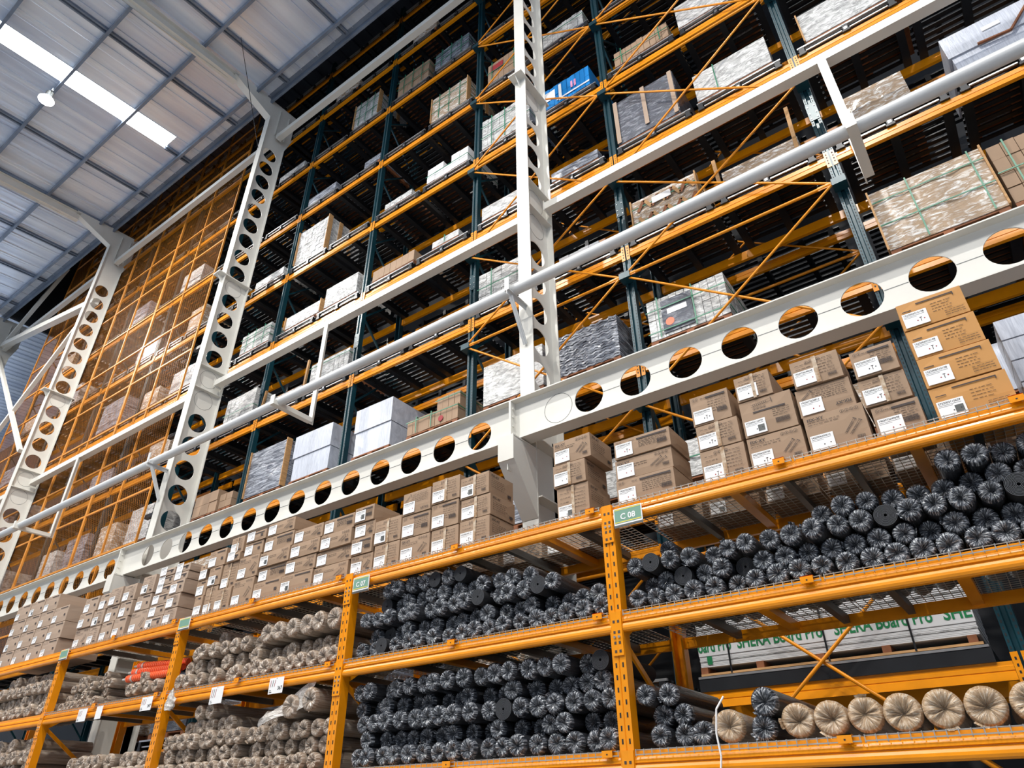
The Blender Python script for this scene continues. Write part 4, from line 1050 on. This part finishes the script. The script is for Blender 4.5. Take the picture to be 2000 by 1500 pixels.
for i, (x, li, hgt) in enumerate([(-22.9, 3, .5), (-24.4, 2, .6), (-25.3, 4, .5), (-22.6, 5, .6), (-24.2, 6, .5), (-24.3, 3, .5), (-23.1, 2, .6), (-25.3, 5, .4), (-19.6, 6, .5), (-16.8, 6, .5), (-25.3, 1, .6)]):
    L_(x, x+1, li, hgt, 'film', '%s wrapped load behind the mesh screens, far end, %s level' % (['pale', 'tan', 'grey'][i % 3]+' %s' % ['wide', 'squat', 'plain', 'tall'][i % 4], levw[li]), mat=[FILM_W, FILM_T, FILM_D][i % 3])
for i, (x, li) in enumerate([(-8.4, 0), (-10.9, 0), (-12.6, 0), (-14.0, 0), (-9.7, 1), (-11.2, 1), (-12.8, 1), (-15.7, 1), (-7.1, 0), (-5.6, 0), (-17.0, 1)]):
    L_(x, x+1.05, li, [.9, .6, .8][i % 3], 'film', 'dim wrapped load low behind the orange rack, %s along the %s level' % (ORD[i], levw[li]), mat=[FILM_T, FILM_D, FILM_G][i % 3])
# printed panels on particular loads
def find(sub): return [o for o in C.objects if sub in str(o.get('label', ''))][0]
t = find('bright blue printed'); w = .94
mb = MB().box(.30, .36, -.008, -.004, .14, .6, LABEL).box(.25, .94, -.007, -.003, .18, .22, LABEL)
[mb.box(.56+.07*k, .60+.07*k, -.009, -.004, .3, .48, PINK) for k in range(2)]; mb.box(.0, .22, -.006, -.002, .3, .55, LABEL); mb.build('printed_panel', t)
t = find('orange dot'); mb = MB().tube((.72, -.006, .19), (.72, .0, .19), .05, INKR, 16); mb.build('printed_dot', t)
t = find('pale corner boards'); mb = MB()
for x in (.0, .5, .98): mb.box(x, x+.07, -.03, -.022, .2 if x == .5 else .1, 1.12, CARD2)
mb.build('corner_board', t)
t = find('herringbone timber'); mb = MB().box(.33, .62, -.035, -.03, .45, .57, LABEL)
for k in range(8):
    for s_ in (0, 1): mb.bar((.1+.11*k, -.027, .12+.3*s_), (.2+.11*k, -.027, .3+.3*s_), .05, .004, WOODR, (0, 1, 0)) if (k+s_) % 2 else mb.bar((.2+.11*k, -.027, .12+.3*s_), (.1+.11*k, -.027, .3+.3*s_), .05, .004, WOOD, (0, 1, 0))
mb.build('herringbone_panel', t)
t = find('folded brown strip'); MB().bar((.3, -.02, .45), (.62, -.02, .42), .02, .03, WOODR, (0, 1, 0)).bar((.62, -.02, .42), (.95, -.02, .8), .02, .03, WOODR, (0, 1, 0)).box(.4, .58, -.012, 0, .62, .68, LABEL).build('brown_strip', t)
t = find('brown cartons with a red panel'); MB().box(.08, .4, -.01, -.004, .45, .64, INKR).build('red_panel', t)
t = find('patterned pale tile'); mb = MB().box(.2, .62, -.012, -.006, .14, .66, FILM_G).box(.28, .55, -.016, -.012, .42, .5, LABEL).tube((.3, -.014, .3), (.3, -.01, .3), .06, ORP, 12); mb.build('printed_panel', t)
t = find('silver film-wrapped load at the top edge')
# upright timbers beside loads
for i, (x, z0, z1, tilt, lab) in enumerate([(-.42, 7.2, 8.05, .03, 'upright pine timber at the near end of the long film bundle'), (-1.45, 7.2, 7.75, -.03, 'upright pine timber at the far end of the long film bundle'), (-10.0, 7.2, 7.85, .05, 'leaning brown timber beside the white cartons and hanger'),
                                           (-11.3, 7.2, 7.6, .12, 'leaning timber beyond the low white cartons'), (-5.8, 3.1, 3.9, .0, 'upright timber seen above the cartons near the girder'), (-5.7, 3.1, 3.9, .0, 'second upright timber seen above the cartons near the girder')]):
    o = MB().box(-.025, .025, 0, .04, 0, z1-z0, WOOD).build('timber_post', None, (x, 6.9, z0)); o.rotation_euler = (0, tilt, 0); tag(o, lab, 'timber', 'upright timbers on the racking')
# board stack on the lowest level
t = tag(empty('board_stack', (-2.72, 6.93, LV[0])), 'white fibre cement boards with green lettering below the orange beam', 'board stack')
mb = MB(); w = 2.4
for k in range(34): mb.box(R(0, .006), w-R(0, .006), R(0, .01), 1.0,   .225+.012*k, .225+.012*k+.010, FILM_W if k % 5 == 4 else LABEL)
mb.box(0, w, -.004, -.001, .325, .53, LABEL); mb.build('boards', t)
me, tw = textmesh('SHERA Board Pro', GTXT, .17, .004)
for txt, x, wd in (('oard Pro', 0, .34), ('SHERA Board Pro', .40, .80), ('SHERA Board Pro', 1.30, .80), ('SHE', 2.18, .21)):
    m2, t2 = textmesh(txt, GTXT, .17, .004); q = link('green_lettering', m2, t, (x, -.008, .362)); q.scale = (wd/t2, 1, .88)
MB().box(.08, .13, -.006, -.002, .245, .32, GTXT).build('green_mark', t)
mb = MB()
for x in (.0, .55, 1.1, 1.65, 2.3): mb.box(x, x+.07, 0, 1.0, .165, .225, WOODR)
mb.box(0, w, -.01, .04, .145, .165, WOOD); mb.build('bearers', t)
mb = MB()
for x in (.3, 1.2, 1.9): mb.box(x, x+.016, -.014, -.008, .15, .7, DARK)
mb.build('strap', t)
mb = MB().box(-.02, w+.04, -.04, 1.0, .0, .115, DARK).box(-.02, w+.03, -.045, -.02, .115, .135, SILVER); mb.build('steel_base', t)
t = tag(empty('board_stack', (-2.72, 6.93, LV[1]-1.2)), 'upper white board stack glimpsed through the wire deck', 'board stack')
# second stack sits on the first
t.location.z = LV[0]+.70
mb = MB()
for k in range(26): mb.box(R(0, .006), 2.3, R(0, .01), 1.0, .08+.012*k, .08+.012*k+.010, LABEL)
mb.build('boards', t)
mb = MB(); addmesh(mb, me, GTXT, (.3, -.008, .12), (1, 1)); mb.build('green_lettering', t)
mb = MB()
for x in (.0, 1.1, 2.2): mb.box(x, x+.09, 0, 1.0, .0, .08, WOODR)
mb.build('bearers', t)
# goods on the third level behind the front shelf (seen above the cartons)
L_(-2.9,-1.8,1,.35,'film','crinkled patterned load seen between carton stacks behind the C 08 sign',mat=FILM_W,strap=S1)
L_(-1.5,-.5,1,.42,'film','grey wrapped load behind the big screw cartons',mat=FILM_T)
L_(.2,1.2,1,.4,'film','silver striped load behind the golden cartons',mat=FILM_S)
L_(-4.1,-3.2,1,.4,'film','silver load glimpsed beside the cream corbel',mat=FILM_W)
L_(-5.5,-4.4,1,.3,'film','low grey load behind the cartons near the corbel',mat=FILM_D)
L_(-7.0,-6.0,1,.3,'cartons','brown cartons on the rack behind the carton row',nx=5,nz=2)

# ------------------------------------------------------------------ lamps
LAMP = emis('lamp_glass', (1, .98, .95, 1), 45)
def lamp(x, y, z, lab, power):
    t = tag(empty('high_bay_lamp', (x, y, z)), lab, 'lamp', 'high bay lamps under the roof')
    mb = MB(); n = 20
    mb.tube((0, 0, .0), (0, 0, .16), .20, SILVER, n, .09); mb.tube((0, 0, .16), (0, 0, .30), .09, DGREY, n); mb.build('housing', t)
    MB().tube((0, 0, -.012), (0, 0, -.002), .185, LAMP, n).build('lens', t)
    MB().bar((0, 0, .3), (0, 0, .42), .03, .03, SILVER).box(-.14, .14, -.02, .02, .3, .33, SILVER).bar((.05, 0, .4), (.05, 0, rz(y)-z-.15), .02, .02, SILVER).build('bracket', t)
    li = bpy.data.lights.new('lamp_light', 'AREA'); li.shape = 'DISK'; li.size = .36; li.energy = power; li.color = (1, .96, .9); li.spread = PI*.95
    o = bpy.data.objects.new('light_source', li); C.objects.link(o); o.parent = t; o.location = (0, 0, -.03)
LP = 1080
lamps = [(-16.55, 2.05, 'round high bay lamp glowing beside the skylight')] + [(x, y, 'high bay lamp added out of view for light, %s' % n_) for x, y, n_ in
   [(-8.2, -1.2, 'above the middle'), (.2, -1.2, 'above the near end'), (-24.9, 2.05, 'above the far mesh cage'), (-4.0, -7.8, 'over the next aisle'), (-12.4, -7.8, 'over the next aisle, farther'), (-20.8, -6, 'over the next aisle, farthest'), (4.5, -6, 'over the near corner')]]  # unseen lamps, added to brighten the rack fronts
for x, y, lab in lamps: lamp(x, y, min(16.4, rz(y)-.62), lab, LP)

# ------------------------------------------------------------------ lift everything to the real floor height
for o in list(C.objects):
    if o.parent is None: o.location.z += H

# ------------------------------------------------------------------ camera, world, view
cam = bpy.data.cameras.new('camera'); cam.sensor_width = 36; cam.lens = 1344.657/2000*36; cam.clip_end = 200; cam.clip_start = .05
co = bpy.data.objects.new('camera', cam); C.objects.link(co)
Rw = ((.80960632, -.31970251, -.49226812), (.58691457, .42906022, .68661387), (-.00829951, -.84480627, .53500793))
M = Matrix(((Rw[0][0], -Rw[0][1], -Rw[0][2]), (Rw[1][0], -Rw[1][1], -Rw[1][2]), (Rw[2][0], -Rw[2][1], -Rw[2][2]))).to_4x4()
M.translation = (0, 0, H); co.matrix_world = M
bpy.context.scene.camera = co
w = bpy.data.worlds.new('world'); bpy.context.scene.world = w; w.use_nodes = True
bg = w.node_tree.nodes['Background']; bg.inputs[1].default_value = 1.0
nt = w.node_tree; tc = N(nt, 'ShaderNodeTexCoord'); sp = N(nt, 'ShaderNodeSeparateXYZ'); cr = N(nt, 'ShaderNodeValToRGB')
nt.links.new(tc.outputs['Generated'], sp.inputs[0]); nt.links.new(sp.outputs[2], cr.inputs[0]); nt.links.new(cr.outputs[0], bg.inputs[0])
e = cr.color_ramp.elements          # added bluish glow from below the horizon to lift the roof, dimmer above
e[0].position = 0.0; e[0].color = (.85, 1.0, 1.25, 1); e[1].position = .12; e[1].color = (.10, .12, .15, 1)
vs = bpy.context.scene.view_settings; vs.view_transform = 'Standard'; vs.look = 'None'; vs.gamma = 1; vs.use_curve_mapping = False; vs.exposure = 0.0
